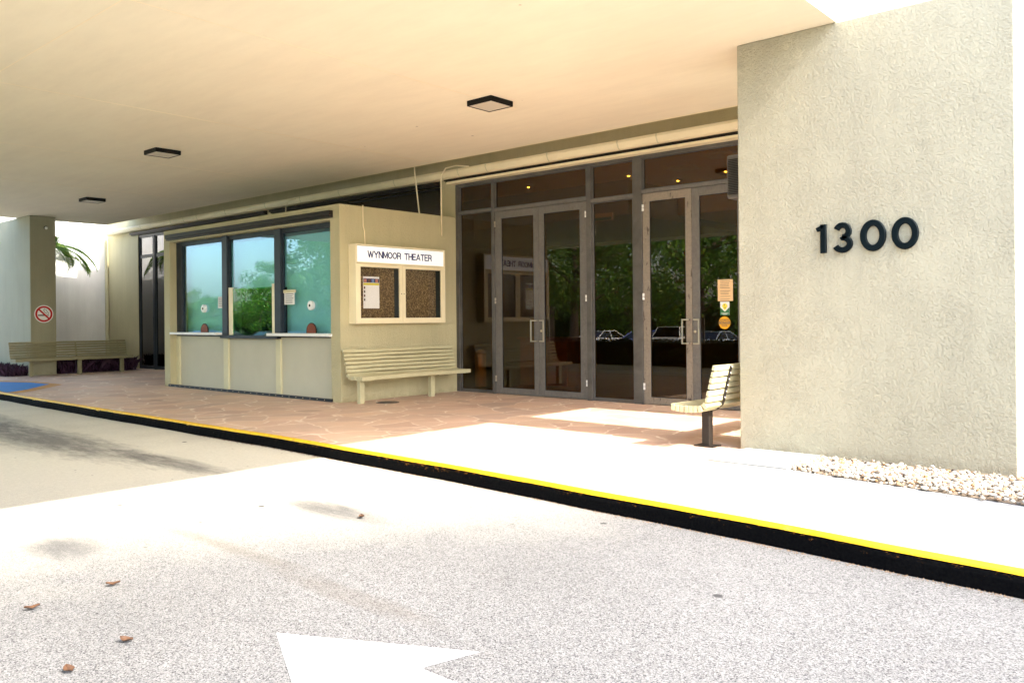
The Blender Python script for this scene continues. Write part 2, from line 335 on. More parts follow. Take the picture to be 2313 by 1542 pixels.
# ------------------------------------------------------------------ mesh helpers
class MB:
    def __init__(s): s.v = []; s.f = []; s.mi = []
    def add(s, vs_, fs, mi=0):
        o = len(s.v); s.v += [tuple(v) for v in vs_]; s.f += [tuple(i + o for i in f) for f in fs]; s.mi += [mi] * len(fs); return s
    def box(s, x0, x1, y0, y1, z0, z1, mi=0):
        v = [(x0, y0, z0), (x1, y0, z0), (x1, y1, z0), (x0, y1, z0), (x0, y0, z1), (x1, y0, z1), (x1, y1, z1), (x0, y1, z1)]
        return s.add(v, [(3, 2, 1, 0), (4, 5, 6, 7), (0, 1, 5, 4), (1, 2, 6, 5), (2, 3, 7, 6), (3, 0, 4, 7)], mi)
    def obox(s, c, ax, ay, az, mi=0):      # oriented box, half axes
        c = Vector(c); ax = Vector(ax); ay = Vector(ay); az = Vector(az); v = []
        for k in (-1, 1):
            for i, j in ((-1, -1), (1, -1), (1, 1), (-1, 1)): v.append(c + ax * i + ay * j + az * k)
        return s.add(v, [(3, 2, 1, 0), (4, 5, 6, 7), (0, 1, 5, 4), (1, 2, 6, 5), (2, 3, 7, 6), (3, 0, 4, 7)], mi)
    def prism(s, pts, z0, z1, fn=None, mi=0):   # pts 2-D CCW, extruded; fn maps (x,y,z)
        n = len(pts); v = [(x, y, z0) for x, y in pts] + [(x, y, z1) for x, y in pts]
        if fn: v = [fn(*q) for q in v]
        f = [tuple(range(n - 1, -1, -1)), tuple(range(n, 2 * n))] + [(i, (i + 1) % n, n + (i + 1) % n, n + i) for i in range(n)]
        return s.add(v, f, mi)
    def tube(s, pts, r, n=10, mi=0, caps=True):
        pts = [Vector(q) for q in pts]; rs = r if isinstance(r, (list, tuple)) else [r] * len(pts); v = []
        up = None
        for i, q in enumerate(pts):
            d = (pts[min(i + 1, len(pts) - 1)] - pts[max(i - 1, 0)]).normalized()
            if up is None: up = d.orthogonal().normalized()
            up = (up - d * up.dot(d)).normalized(); sd_ = d.cross(up)
            for k in range(n):
                a = 2 * math.pi * k / n; v.append(q + (up * math.cos(a) + sd_ * math.sin(a)) * rs[i])
        f = [(i * n + k, i * n + (k + 1) % n, (i + 1) * n + (k + 1) % n, (i + 1) * n + k) for i in range(len(pts) - 1) for k in range(n)]
        if caps: f += [tuple(range(n - 1, -1, -1)), tuple((len(pts) - 1) * n + k for k in range(n))]
        return s.add(v, f, mi)
    def lathe(s, prof, c=(0, 0, 0), n=24, fn=None, mi=0):
        v = []
        for r, z in prof:
            for k in range(n):
                a = 2 * math.pi * k / n; v.append((c[0] + r * math.cos(a), c[1] + r * math.sin(a), c[2] + z))
        if fn: v = [fn(*q) for q in v]
        m = len(prof); f = [(i * n + k, i * n + (k + 1) % n, (i + 1) * n + (k + 1) % n, (i + 1) * n + k) for i in range(m - 1) for k in range(n)]
        f += [tuple(range(n - 1, -1, -1)), tuple((m - 1) * n + k for k in range(n))]
        return s.add(v, f, mi)
    def build(s, name, mat, parent=None, bevel=0.0, smooth=False):
        me = bpy.data.meshes.new(name); me.from_pydata(s.v, [], s.f)
        for m_ in (mat if isinstance(mat, (list, tuple)) else [mat]): me.materials.append(M[m_] if isinstance(m_, str) else m_)
        if any(s.mi): me.polygons.foreach_set('material_index', s.mi)
        if smooth: me.polygons.foreach_set('use_smooth', [True] * len(me.polygons))
        me.update()
        o = bpy.data.objects.new(name, me); col.objects.link(o)
        if parent: o.parent = parent
        if bevel:
            b = o.modifiers.new('bevel', 'BEVEL'); b.width = bevel; b.segments = 2; b.limit_method = 'ANGLE'; b.angle_limit = R(40)
        return o
def tag(o, label=None, cat=None, group=None, kind=None):
    if label: o['label'] = label
    if cat: o['category'] = cat
    if group: o['group'] = group
    if kind: o['kind'] = kind
    return o
def empty(name, loc, label, cat, group=None, rz=0):
    o = bpy.data.objects.new(name, None); col.objects.link(o); o.location = loc; o.rotation_euler = (0, 0, rz)
    o.empty_display_size = 0.2
    return tag(o, label, cat, group)
def off(o): return tuple(o.location)
def local(mb, root):                     # world-space mesh → root's frame (unrotated roots)
    x, y, z = root.location; mb.v = [(a - x, b - y, c - z) for a, b, c in mb.v]; return mb
def part(mb, name, mat, root, **k): return local(mb, root).build(name, mat, root, **k)
def subpart(mb, name, mat, root, par, **k): return local(mb, root).build(name, mat, par, **k)
def copy_tree(o, parent=None):
    c = o.copy(); col.objects.link(c); c.parent = parent
    for ch in o.children: copy_tree(ch, c)
    return c
def ringbox(x0, x1, y0, y1, z0, z1, t_):
    v = []
    for y in (y0, y1):
        for a in (0, t_): v += [(x0 + a, y, z0 + a), (x1 - a, y, z0 + a), (x1 - a, y, z1 - a), (x0 + a, y, z1 - a)]
    f = []
    for k in range(4):
        j = (k + 1) % 4
        f += [(k, j, 4 + j, 4 + k), (8 + j, 8 + k, 12 + k, 12 + j), (k, 8 + k, 8 + j, j), (4 + k, 4 + j, 12 + j, 12 + k)]
    return MB().add(v, f)
def textmb(txt, size, bold=0.0, sx=1.0, sp=1.0, align='CENTER', depth=0.002):
    cu = bpy.data.curves.new('txt', 'FONT'); cu.body = txt; cu.size = size; cu.offset = bold; cu.extrude = depth / 2
    cu.align_x = align; cu.align_y = 'CENTER'; cu.space_character = sp; cu.resolution_u = 3
    ob = bpy.data.objects.new('txt', cu); col.objects.link(ob)
    dg = bpy.context.evaluated_depsgraph_get(); me = bpy.data.meshes.new_from_object(ob.evaluated_get(dg))
    vs_ = [tuple((v.co.x * sx, v.co.y, v.co.z)) for v in me.vertices]; fs = [tuple(p_.vertices) for p_ in me.polygons]
    bpy.data.objects.remove(ob); bpy.data.curves.remove(cu); bpy.data.meshes.remove(me)
    return vs_, fs
def face_px(c): return lambda x, y, z: (c[0] + z, c[1] + x, c[2] + y)    # drawn on a face that looks +X
def face_my(c): return lambda x, y, z: (c[0] + x, c[1] - z, c[2] + y)    # drawn on a face that looks -Y

# ------------------------------------------------------------------ ground, road, pavement
KP = [(-60, 6.4), (-30, 6.25), (-18.7, 6.0), (-15, 5.93), (-11.7, 5.90), (-9, 5.88), (-7.6, 5.83), (-6, 5.76), (-4.76, 5.69), (-3.9, 5.63), (-2.7, 5.555), (-1.66, 5.455), (-0.9, 5.40), (2, 5.2), (12, 4.7)]
def YK(x):
    for (a, ya), (b, yb) in zip(KP, KP[1:]):
        if x <= b: u = (x - a) / (b - a); return ya + (yb - ya) * u
    return KP[-1][1]
def strip(x0, x1, yf, yb, z, n=60):
    mb = MB(); v = []; f = []
    for i in range(n + 1):
        x = x0 + (x1 - x0) * i / n; v += [(x, yf(x), z), (x, yb(x), z)]
        if i: k = 2 * i; f.append((k - 2, k, k + 1, k - 1))
    return mb.add(v, f)
g = MB().add([(-600, -600, -0.80), (600, -600, -0.80), (600, 600, -0.80), (-600, 600, -0.80)], [(0, 1, 2, 3)]).build('ground', 'grass'); tag(g, kind='structure')
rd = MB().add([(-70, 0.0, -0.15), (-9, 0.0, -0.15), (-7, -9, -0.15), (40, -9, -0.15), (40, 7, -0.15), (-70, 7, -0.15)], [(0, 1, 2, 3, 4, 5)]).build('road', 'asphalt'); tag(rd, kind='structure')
isl = MB().add([(-70, 0.0, -0.146), (-9, 0.0, -0.146), (-7, -9, -0.146), (-7, -9, -0.796), (-70, -9, -0.796)], [(0, 4, 2, 1)]).build('lawn', 'grass'); tag(isl, kind='structure')
lot = MB().add([(-140, -30, -0.79), (40, -30, -0.79), (40, -9.0, -0.79), (-140, -9.0, -0.79)], [(0, 1, 2, 3)]).build('parking_lot', 'lot'); tag(lot, kind='structure')
pv = strip(-60, -3.85, lambda x: YK(x) + 0.060, lambda x: 12.0, 0.0, 80).build('pavement', 'flag'); tag(pv, kind='structure')
sw = strip(-3.85, 12, lambda x: YK(x) + 0.060, lambda x: 12.0, 0.0, 40).build('concrete_walkway', 'concrete'); tag(sw, kind='structure')
# kerb: top, rounded nose, face
prof = [(0.062, 0.004), (0.035, 0.004), (0.018, 0.0), (0.005, -0.008), (0.0, -0.022)]
def wob(x): return .008 * math.sin(x * 1.9) + .005 * math.sin(x * 5.3 + 1)
def kerb(prof, name, mat, j=0.0):
    mb = MB(); n = 900; v = []; f = []; m = len(prof)
    for i in range(n + 1):
        x = -30 + 40 * i / n
        for k, (dy, z) in enumerate(prof):
            jj = (random.random() - 0.5) * j if 0 < k < m else 0
            v.append((x, YK(x) + dy + jj + wob(x) * (1 if k else .5), z + jj * 0.6 + (-.010 if abs((x + 31.2) % 3.05 - 1.5) < .08 and k else 0)))
        if i:
            for k in range(m - 1): a = (i - 1) * m + k; f.append((a + 1, a, a + m, a + m + 1))
    return mb.add(v, f).build(name, mat, smooth=False)
random.seed(3)
tag(kerb(prof, 'kerb_top', 'kerb_yellow', 0.002), kind='structure')
tag(kerb([(0.0, -0.022), (-0.006, -0.06), (-0.007, -0.10), (-0.010, -0.16)], 'kerb_face', 'kerb_black', 0.004), kind='structure')
random.seed(41); gr = MB()
for i in range(1500):
    x = random.uniform(-11, 0.5); yy = YK(x) - .012 - abs(random.gauss(0, .022)); s_ = random.uniform(.003, .008)
    gr.add([(x - s_, yy, -.149), (x, yy - s_, -.149), (x + s_, yy, -.149), (x, yy + s_, -.149), (x, yy, -.149 + s_)], [(0, 1, 4), (1, 2, 4), (2, 3, 4), (3, 0, 4)])
tag(gr.build('kerb_grit', 'bark'), 'dark grit and leaf litter along the foot of the black kerb', 'grit', kind='stuff')
# blue accessible ramp with ochre border
def flat(poly, z, name, mat, parent=None): return MB().add([(x, y, z) for x, y in poly], [tuple(range(len(poly)))]).build(name, mat, parent)
tag(flat([(-19.35, 6.12), (-19.84, 6.64), (-21.1, 7.55), (-22.1, 7.48), (-24.2, 6.6), (-24.6, 6.14)][::-1], 0.008, 'ramp_marking', 'blue_paint'), kind='structure')
tag(flat([(-18.9, 6.12), (-19.35, 6.60), (-20.75, 7.72), (-22.3, 7.68), (-25.2, 6.6), (-25.4, 6.13)][::-1], 0.004, 'ramp_border', 'orange_line'), kind='structure')
# painted road arrow
ay = 2.395
tag(flat([(-3.71, ay), (-2.745, ay - .49), (-2.83, ay - .18), (-0.9, ay - .18), (-0.9, ay + .18), (-2.83, ay + .18), (-2.745, ay + .49)], -0.146, 'road_arrow', 'arrow_white'), kind='structure')
# slab beside the pier
sl = MB().box(-4.02, -3.2, 7.60, 8.485, 0.002, 0.022); tag(sl.build('concrete_slab', 'concrete', bevel=0.006), kind='structure')
# gravel bed
def gy(x): return 7.62 + (x + 3.15) * -0.19
tag(strip(-3.18, 3.0, gy, lambda x: 8.49, 0.006, 10).build('gravel_base', 'gravel_bed'), kind='structure')
gb = MB(); ph = (1 + 5 ** .5) / 2
IV = [Vector(q).normalized() for q in [(-1, ph, 0), (1, ph, 0), (-1, -ph, 0), (1, -ph, 0), (0, -1, ph), (0, 1, ph), (0, -1, -ph), (0, 1, -ph), (ph, 0, -1), (ph, 0, 1), (-ph, 0, -1), (-ph, 0, 1)]]
IF = [(0, 11, 5), (0, 5, 1), (0, 1, 7), (0, 7, 10), (0, 10, 11), (1, 5, 9), (5, 11, 4), (11, 10, 2), (10, 7, 6), (7, 1, 8), (3, 9, 4), (3, 4, 2), (3, 2, 6), (3, 6, 8), (3, 8, 9), (4, 9, 5), (2, 4, 11), (6, 2, 10), (8, 6, 7), (9, 8, 1)]
random.seed(11)
for i in range(5200):
    x = random.uniform(-3.2, 0.3); yy = gy(x) + random.triangular(-0.08, 8.46 - gy(x), (8.46 - gy(x)) * 0.5); s_ = random.uniform(0.009, 0.024)
    rz = random.uniform(0, 6.28); ca, sa = math.cos(rz), math.sin(rz); ex = random.uniform(.8, 1.5)
    z = 0.006 + s_ * 0.35 + random.uniform(0, 0.02)
    gb.add([(x + (q.x * ex * ca - q.y * sa) * s_, yy + (q.x * ex * sa + q.y * ca) * s_, z + q.z * s_ * 0.7) for q in IV], IF)
tag(gb.build('gravel', 'gravel'), 'pale tan pebbles spread along the foot of the numbered wall', 'gravel', kind='stuff')

# ------------------------------------------------------------------ building
YF = 11.887
bld = empty('theater_building', (-15, 12, 0), 'theater building with glass entrance doors, cream gutter and tan stucco wall', 'building')
wl = MB()
wl.box(-28.1, -25.86, 11.86, 12.08, 0, 4.9); wl.box(-25.86, -4.6, 11.86, 12.08, 4.20, 4.9); wl.box(-18.6, -18.37, 11.86, 12.08, 0, 4.20)
wl.box(-12.27, -11.845, 11.86, 12.08, 0, 4.20); wl.box(-4.6, 5, 11.86, 12.08, 0, 4.9)
part(wl, 'wall', 'stucco', bld)
part(MB().box(-28.4, 5, 12.08, 22, 4.9, 5.2), 'roof', 'stucco_white', bld)
part(MB().box(-26.2, 5, 10.87, 11.86, 4.80, 4.92), 'upper_soffit', 'soffit', bld)
lb = MB()
lb.box(-28, -17, 21.0, 21.2, 0, 4.9).box(-28.1, -28.0, 12.08, 21, 0, 4.9); part(lb, 'back_wall', 'inner_dark', bld)
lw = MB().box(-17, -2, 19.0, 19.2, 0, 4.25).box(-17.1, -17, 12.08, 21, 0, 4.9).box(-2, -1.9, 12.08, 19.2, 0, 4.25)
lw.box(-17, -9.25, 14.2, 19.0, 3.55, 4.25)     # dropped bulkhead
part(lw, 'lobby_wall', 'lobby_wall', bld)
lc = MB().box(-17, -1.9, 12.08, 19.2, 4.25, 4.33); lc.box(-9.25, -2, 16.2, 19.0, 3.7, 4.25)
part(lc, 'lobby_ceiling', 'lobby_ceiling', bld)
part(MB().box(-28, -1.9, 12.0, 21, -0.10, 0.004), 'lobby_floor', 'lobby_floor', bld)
part(MB().box(-8.0, -7.45, 13.55, 14.0, 4.21, 4.247), 'air_diffuser', 'white_paint', bld)
part(MB().box(-6.9, -6.35, 12.9, 13.3, 4.21, 4.247), 'air_diffuser', 'white_paint', bld)
for x, y in ((-8.9, 13.7), (-8.5, 14.9), (-7.3, 14.6), (-11.2, 13.4)):
    rl = part(MB().lathe([(0.10, 0), (0.10, 0.03)], (x, y, 4.215), 16), 'recessed_light', 'white_paint', bld)
    subpart(MB().lathe([(0.022, 0), (0.022, 0.006)], (x, y, 4.206), 12), 'bulb', 'bulb', bld, rl)

# gutter with joints
gt = MB()
gp = [(11.575, 4.405), (11.565, 4.36), (11.60, 4.29), (11.63, 4.262), (11.80, 4.262), (11.80, 4.405)]
gt.prism([(a, b) for a, b in gp][::-1], -27.65, 3.0, lambda y, z, x: (x, y, z))
gut = part(gt, 'gutter', 'cream', bld, bevel=0.004)
x = -27.0
while x < -4:
    gj = MB().prism([(11.571, 4.408), (11.561, 4.36), (11.596, 4.287), (11.628, 4.258), (11.66, 4.258), (11.66, 4.408)][::-1], x, x + 0.025, lambda y, z, x_: (x_, y, z))
    subpart(gj, 'bracket', 'batten', bld, gut); x += random.choice((0.75, 1.5, 1.9))
dp = MB().tube([(-27.95, 11.65, 4.30), (-28.0, 11.80, 4.1), (-28.0, 11.80, 0.9), (-28.0, 11.80, 0.05)], 0.055, 12)
part(dp, 'downpipe', 'batten', bld, smooth=True)
# dark shutter tracks above the glazing and pale flashing
for a, b in ((-26.2, -18.6), (-18.37, -12.27), (-12.05, -4.6)):
    z0 = 4.215 if a > -12.1 else 4.165
    mb = MB().box(a, b, 11.79, 11.856, z0, z0 + 0.10).box(a, b, 11.74, 11.789, z0 + 0.03, z0 + 0.085)
    part(mb, 'shutter_track', 'bronze', bld, bevel=0.004)
part(MB().box(-11.93, -4.6, 11.70, 11.858, 4.158, 4.205), 'flashing', 'cream', bld)

def window(root, x0, x1, z0, z1, y=YF, fr='mullion', gls='door_glass', wL=0.0, wR=0.0, wT=0.0, wB=0.0, d=0.06, name='window'):
    """frame bars just inside the rectangle; pane sub-part"""
    mb = MB()
    if wL: mb.box(x0, x0 + wL, y, y + d, z0, z1)
    if wR: mb.box(x1 - wR, x1, y, y + d, z0, z1)
    if wT: mb.box(x0 + wL, x1 - wR, y + 0.002, y + d - 0.002, z1 - wT, z1)
    if wB: mb.box(x0 + wL, x1 - wR, y + 0.002, y + d - 0.002, z0, z0 + wB)
    o = part(mb, name, fr, root, bevel=0.003)
    subpart(MB().box(x0 + wL, x1 - wR, y + d * .5 - .003, y + d * .5 + .003, z0 + wB, z1 - wT), 'pane', gls, root, o)
    return o
ZH = 4.17; ZT = 3.52
# entrance: sidelight, door pair, fixed light, door pair, sidelight
mul = MB()
for x0, x1 in ((-11.845, -11.76), (-10.87, -10.80), (-8.605, -8.50), (-7.635, -7.46), (-5.62, -5.50), (-4.68, -4.6)):
    mul.box(x0, x1, YF - 0.02, YF + 0.09, 0, ZH - 0.06)
mul.box(-11.845, -4.6, YF - 0.018, YF + 0.088, ZH - 0.06, ZH)
part(mul, 'entrance_frame', 'mullion', bld, bevel=0.004)
tb = MB()
for x0, x1, z0, z1 in ((-11.76, -10.87, 3.56, 3.60), (-10.80, -8.605, ZT, ZT + 0.065), (-8.50, -7.635, 3.47, 3.53), (-7.46, -5.62, ZT, ZT + 0.06), (-5.50, -4.68, 3.47, 3.53)):
    tb.box(x0, x1, YF - 0.015, YF + 0.085, z0, z1)
part(tb, 'transom_bar', 'door_metal', bld, bevel=0.003)
for x0, x1, zl, zt in ((-11.76, -10.87, 3.56, 3.60), (-8.50, -7.635, 3.47, 3.53), (-5.50, -4.68, 3.47, 3.53)):
    window(bld, x0, x1, 0.002, zl, wL=0.03, wR=0.03, wT=0.02, wB=0.06, y=YF + 0.01)
    window(bld, x0, x1, zt, ZH - 0.06, wL=0.025, wR=0.025, wT=0.02, wB=0.02, y=YF + 0.01)
for x0, x1, zt in ((-10.80, -8.605, ZT + .065), (-7.46, -5.62, ZT + .06)):
    window(bld, x0, x1, zt, ZH - 0.06, wL=0.025, wR=0.025, wT=0.02, wB=0.02, y=YF + 0.01)

def door(x0, x1, hinge, mat, lock=False, stile=(0.13, 0.12)):
    """hinge 'L'/'R'"""
    wl_, wr_ = stile if hinge == 'L' else stile[::-1]
    y = YF + 0.0; z0, z1 = 0.012, ZT - 0.006; d = 0.045
    mb = MB().box(x0, x0 + wl_, y, y + d, z0, z1).box(x1 - wr_, x1, y, y + d, z0, z1)
    mb.box(x0 + wl_, x1 - wr_, y + .001, y + d - .001, z1 - 0.135, z1).box(x0 + wl_, x1 - wr_, y + .001, y + d - .001, z0, z0 + 0.115)
    dr = part(mb, 'door', mat, bld, bevel=0.003)
    # glazing bead
    bd = MB()
    a, b, c_, e = x0 + wl_, x1 - wr_, z0 + .115, z1 - .135
    for q in ((a, a + .012, c_, e), (b - .012, b, c_, e)): bd.box(q[0], q[1], y + .012, y + .03, q[2], q[3])
    bd.box(a + .012, b - .012, y + .0125, y + .0295, c_, c_ + .012).box(a + .012, b - .012, y + .0125, y + .0295, e - .012, e)
    subpart(bd, 'glazing_bead', 'bronze', bld, dr)
    subpart(MB().box(a + .012, b - .012, y + .019, y + .025, c_ + .012, e - .012), 'pane', 'door_glass', bld, dr)
    # square pull handle
    hx = (x1 - 0.045) if hinge == 'L' else (x0 + 0.045); dx = -0.10 if hinge == 'L' else 0.10
    h = MB(); za, zb = 1.03, 1.41
    for zz_ in (za, zb): h.box(min(hx, hx + dx), max(hx, hx + dx), y - 0.075, y - 0.055, zz_ - 0.011, zz_ + 0.011); h.box(hx - 0.011, hx + 0.011, y - 0.056, y + 0.001, zz_ - 0.0105, zz_ + 0.0105)
    h.box(hx + dx - 0.011, hx + dx + 0.011, y - 0.077, y - 0.053, za - 0.0115, zb + 0.0115)
    subpart(h, 'handle', 'handle_steel', bld, dr, bevel=0.002)
    for hz in (0.30, 1.80, 3.28):
        hx0 = x0 - 0.004 if hinge == 'L' else x1 - 0.026
        hb = MB().box(hx0, hx0 + 0.03, y - 0.018, y - 0.001, hz - 0.055, hz - 0.006).box(hx0, hx0 + 0.03, y - 0.018, y - 0.001, hz + 0.002, hz + 0.055)
        subpart(hb, 'hinge', 'white_paint' if hinge == 'R' or mat == 'door_peel' else 'handle_steel', bld, dr, bevel=0.002)
    if lock:
        lx = hx; subpart(MB().lathe([(0.022, 0), (0.022, .008), (0.014, .012)], (0, 0, 0), 16, lambda a_, b_, c2: (lx - (0.02 if hinge == 'L' else -0.0) + a_, y - c2, 1.22 + b_)), 'lock', 'steel', bld, dr)
    return dr
door(-10.795, -9.708, 'L', 'door_metal', stile=(0.165, 0.12)); door(-9.702, -8.61, 'R', 'door_metal', True, (0.15, 0.12))
tag(door(-7.455, -6.545, 'L', 'door_peel', stile=(0.13, 0.11)), 'door with peeling paint beside the fixed pane'); door(-6.539, -5.625, 'R', 'door_metal', True, (0.13, 0.13))

# left entrance glazing and windows behind the booth
LX = [(-25.84, -24.92), (-24.80, -23.70), (-23.6, -22.5), (-22.4, -20.6), (-20.5, -18.62)]
fm = MB().box(-25.86, -18.6, YF - .01, YF + .08, 4.10, 4.16)
for x0, x1 in LX: fm.box(x0 - 0.06, x0, YF - .012, YF + .082, 0, 4.10)
fm.box(-18.66, -18.6, YF - .012, YF + .082, 0, 4.10)
part(fm, 'side_entrance_frame', 'frame_blue', bld, bevel=0.003)
for x0, x1 in LX:
    window(bld, x0, x1 - 0.0, 0.01, 3.50, fr='frame_blue', gls='dark_glass', wL=.05, wR=.05, wT=.06, wB=.10, y=YF + .008)
    window(bld, x0, x1 - 0.0, 3.51, 4.10, fr='frame_blue', gls='dark_glass', wL=.05, wR=.05, wT=.03, wB=.03, y=YF + .008)
for x0, x1 in ((-18.37, -15.35), (-15.30, -12.27)):
    window(bld, x0, x1, 3.0, 4.16, fr='bronze', gls='dark_glass', wL=.05, wR=.05, wT=.04, wB=.04)
# conduits
part(MB().tube([(-12.45, 11.3, 4.79), (-12.43, 11.3, 4.45), (-12.29, 11.3, 3.50)], 0.013, 8), 'conduit', 'cream', bld, smooth=True)
part(MB().tube([(-11.15, 11.54, 4.40), (-11.45, 11.50, 4.45), (-11.72, 11.48, 4.43), (-11.83, 11.46, 4.30), (-11.83, 11.46, 3.10)], 0.013, 8), 'conduit', 'cream', bld, smooth=True)
part(MB().tube([(-16.9, 11.54, 4.36), (-17.05, 11.45, 4.33), (-17.1, 11.4, 4.2), (-17.12, 11.4, 3.50)], 0.012, 8), 'conduit', 'cream', bld, smooth=True)

# wing wall and piers
tag(MB().box(-28.4, -28.1, 8.6, 11.86, 0, 4.75).build('wing_wall', 'stucco_white', bevel=0.01), 'white sunlit stucco wall behind the palm frond', 'wall')
tag(MB().box(-4.10, -1.46, 8.49, 9.33, -0.05, 4.418).build('stucco_wall', 'stucco_pier', bevel=0.012), 'big rough grey tan stucco wall carrying the black house number', 'wall')
tag(MB().box(-34, -24.97, 8.468, 9.13, -0.05, 4.418).build('stucco_wall', 'stucco_shade', bevel=0.012), 'stucco pier with dark side face behind the long bench', 'wall')

# canopy
cn = empty('canopy', (-14.5, 3.3, 4.42), 'broad flat cream canopy over the entrance drive', 'canopy')
part(MB().box(-26.0, -3.02, -4.3, 10.87, 4.42, 4.82), 'slab', 'soffit', cn)
part(MB().box(-26.0, -3.02, 10.872, 10.91, 4.415, 4.50), 'edge_trim', 'cream', cn)
for x0, x1, y0, y1 in ((-11.457, -11.445, 3.42, 10.8), (-7.657, -7.645, 3.42, 8.9), (-25.9, -3.1, 3.404, 3.416), (-15.256, -15.244, 3.42, 10.8), (-19.056, -19.044, 3.42, 10.8)):
    part(MB().box(x0, x1, y0, y1, 4.4165, 4.4195), 'joint_line', 'soffit_line', cn)

# ceiling lights
def ceil_light(x, y, label):
    r = empty('ceiling_light', (x, y, 4.42), label, 'ceiling light', 'ceiling lights under the canopy')
    mb = MB(); a, b = 0.222, 0.210
    for q in ((-a, a, -a, -b), (-a, a, b, a), (-a, -b, -b, b), (b, a, -b, b)): mb.box(*q, -0.075, -0.002)
    mb.build('frame', 'black', r); MB().box(-b, b, -b, b, -0.068, -0.01).build('diffuser', 'diffuser', r)
    return r
ceil_light(-7.64, 8.34, 'square black rimmed ceiling light nearest the glass doors, largest of its row')
ceil_light(-14.02, 6.87, 'square black rimmed ceiling light in the middle of the soffit, above the booth windows')
ceil_light(-20.65, 8.38, 'smallest black rimmed ceiling light, nearest the no smoking pier')

# ------------------------------------------------------------------ ticket booth
bt = empty('ticket_booth', (-15, 10.4, 0), 'tan stucco ticket booth with three teal windows projecting from the facade', 'booth')
BX0, BX1, BY = -18.32, -11.85, 8.99
bw = MB()
bw.box(BX0, -18.06, BY, 9.25, 0, 3.5).box(-12.12, BX1, BY, 9.25, 0, 3.5).box(-18.06, -12.12, BY, 9.25, 3.235, 3.5)
bw.box(BX1 - 0.18, BX1, 9.25, 11.86, 0, 3.5).box(BX0, BX0 + 0.18, 9.25, 11.86, 0, 3.5)
part(bw, 'wall', 'stucco', bt)
part(MB().box(BX0 + .18, BX1 - .18, 9.25, 11.86, 3.30, 3.42), 'roof', 'stucco_white', bt)
GY = 9.15
lp = MB().box(-18.06, -12.12, GY + 0.03, GY + 0.09, 0.0, 1.13); part(lp, 'lower_panel', 'beige_panel', bt)
for x0, x1 in ((-18.06, -17.93), (-16.03, -15.85), (-14.09, -13.93)):
    part(MB().box(x0, x1, GY - 0.015, GY + 0.028, 0.03, 1.13), 'batten', 'batten', bt, bevel=0.003)
kp = MB().box(-18.09, -12.08, 8.955, 8.988, 0.002, 0.055)
bo = kp
x = -18.0
while x < -12.1: bo.lathe([(0.011, 0), (0.009, .004)], (0, 0, 0), 8, lambda a_, b_, c2: (x + a_, 8.954 - c2, 0.03 + b_), 1); x += 0.22
part(kp, 'kick_plate', ['frame_blue', 'steel'], bt)
# window frames
WX = [(-18.06, -16.02), (-16.02, -14.07), (-14.07, -12.12)]
WF = MB()
for xm in (-16.03, -14.08): WF.box(xm - 0.0, xm + 0.20, GY - 0.04, GY + 0.08, 1.13, 3.235)
WF.box(-18.06, -17.80, GY + .0, GY + 0.08, 1.13, 3.235).box(-12.18, -12.12, GY, GY + .08, 1.13, 3.235)
WF.box(-17.80, -12.18, GY + .002, GY + .078, 3.15, 3.235).box(-17.80, -12.18, GY + .002, GY + .078, 1.13, 1.165)
wfr = part(WF, 'window_frame', 'frame_blue', bt, bevel=0.004)
for x0, x1 in ((-17.80, -16.03), (-15.83, -14.08), (-13.88, -12.18)):
    wi = part(ringbox(x0, x1, GY + .02, GY + .06, 1.166, 3.149, .015), 'window', 'frame_blue', bt)
    subpart(MB().box(x0 + .015, x1 - .015, GY + .037, GY + .043, 1.165, 3.15), 'pane', 'booth_glass', bt, wi)
# blinds behind
def blind(x0, x1, z0, z1, y):
    mb = MB(); z = z0
    while z < z1 - 0.001: mb.box(x0, x1, y, y + .012, z, min(z + .046, z1)); z += .05
    mb.box(x0, x1, y + .004, y + .009, z0, z1)
    part(mb, 'blind', 'teal_blind', bt)
blind(-18.02, -16.06, 1.17, 3.12, 9.40); blind(-16.04, -14.10, 2.12, 3.12, 9.42); blind(-14.02, -12.06, 1.17, 3.10, 9.36)
part(MB().box(-18.1, -12.05, 10.8, 10.9, 0, 3.3).box(-18.1, -12.05, 9.3, 10.8, 0.9, 1.0), 'interior', 'inner_dark', bt)
# guard glass with cream posts in the middle window
part(MB().box(-15.80, -15.66, GY - .02, GY + .015, 1.165, 2.15), 'guard_post', 'cream', bt, bevel=.003)
part(MB().box(-14.20, -14.09, GY - .02, GY + .015, 1.165, 2.18), 'guard_post', 'cream', bt, bevel=.003)
part(MB().box(-15.66, -14.20, GY - .006, GY + .002, 1.165, 2.12), 'guard_glass', 'guard_glass', bt)
part(MB().box(-16.02, -13.92, GY - 0.10, GY - 0.0, 1.10, 1.16), 'sill', 'frame_blue', bt, bevel=.003)
# counters
part(MB().box(-18.04, -16.05, 8.965, 9.19, 1.165, 1.215), 'counter', 'white_paint', bt, bevel=.004)
part(MB().box(-14.12, -12.09, 8.945, 9.19, 1.160, 1.212), 'counter', 'white_paint', bt, bevel=.004)
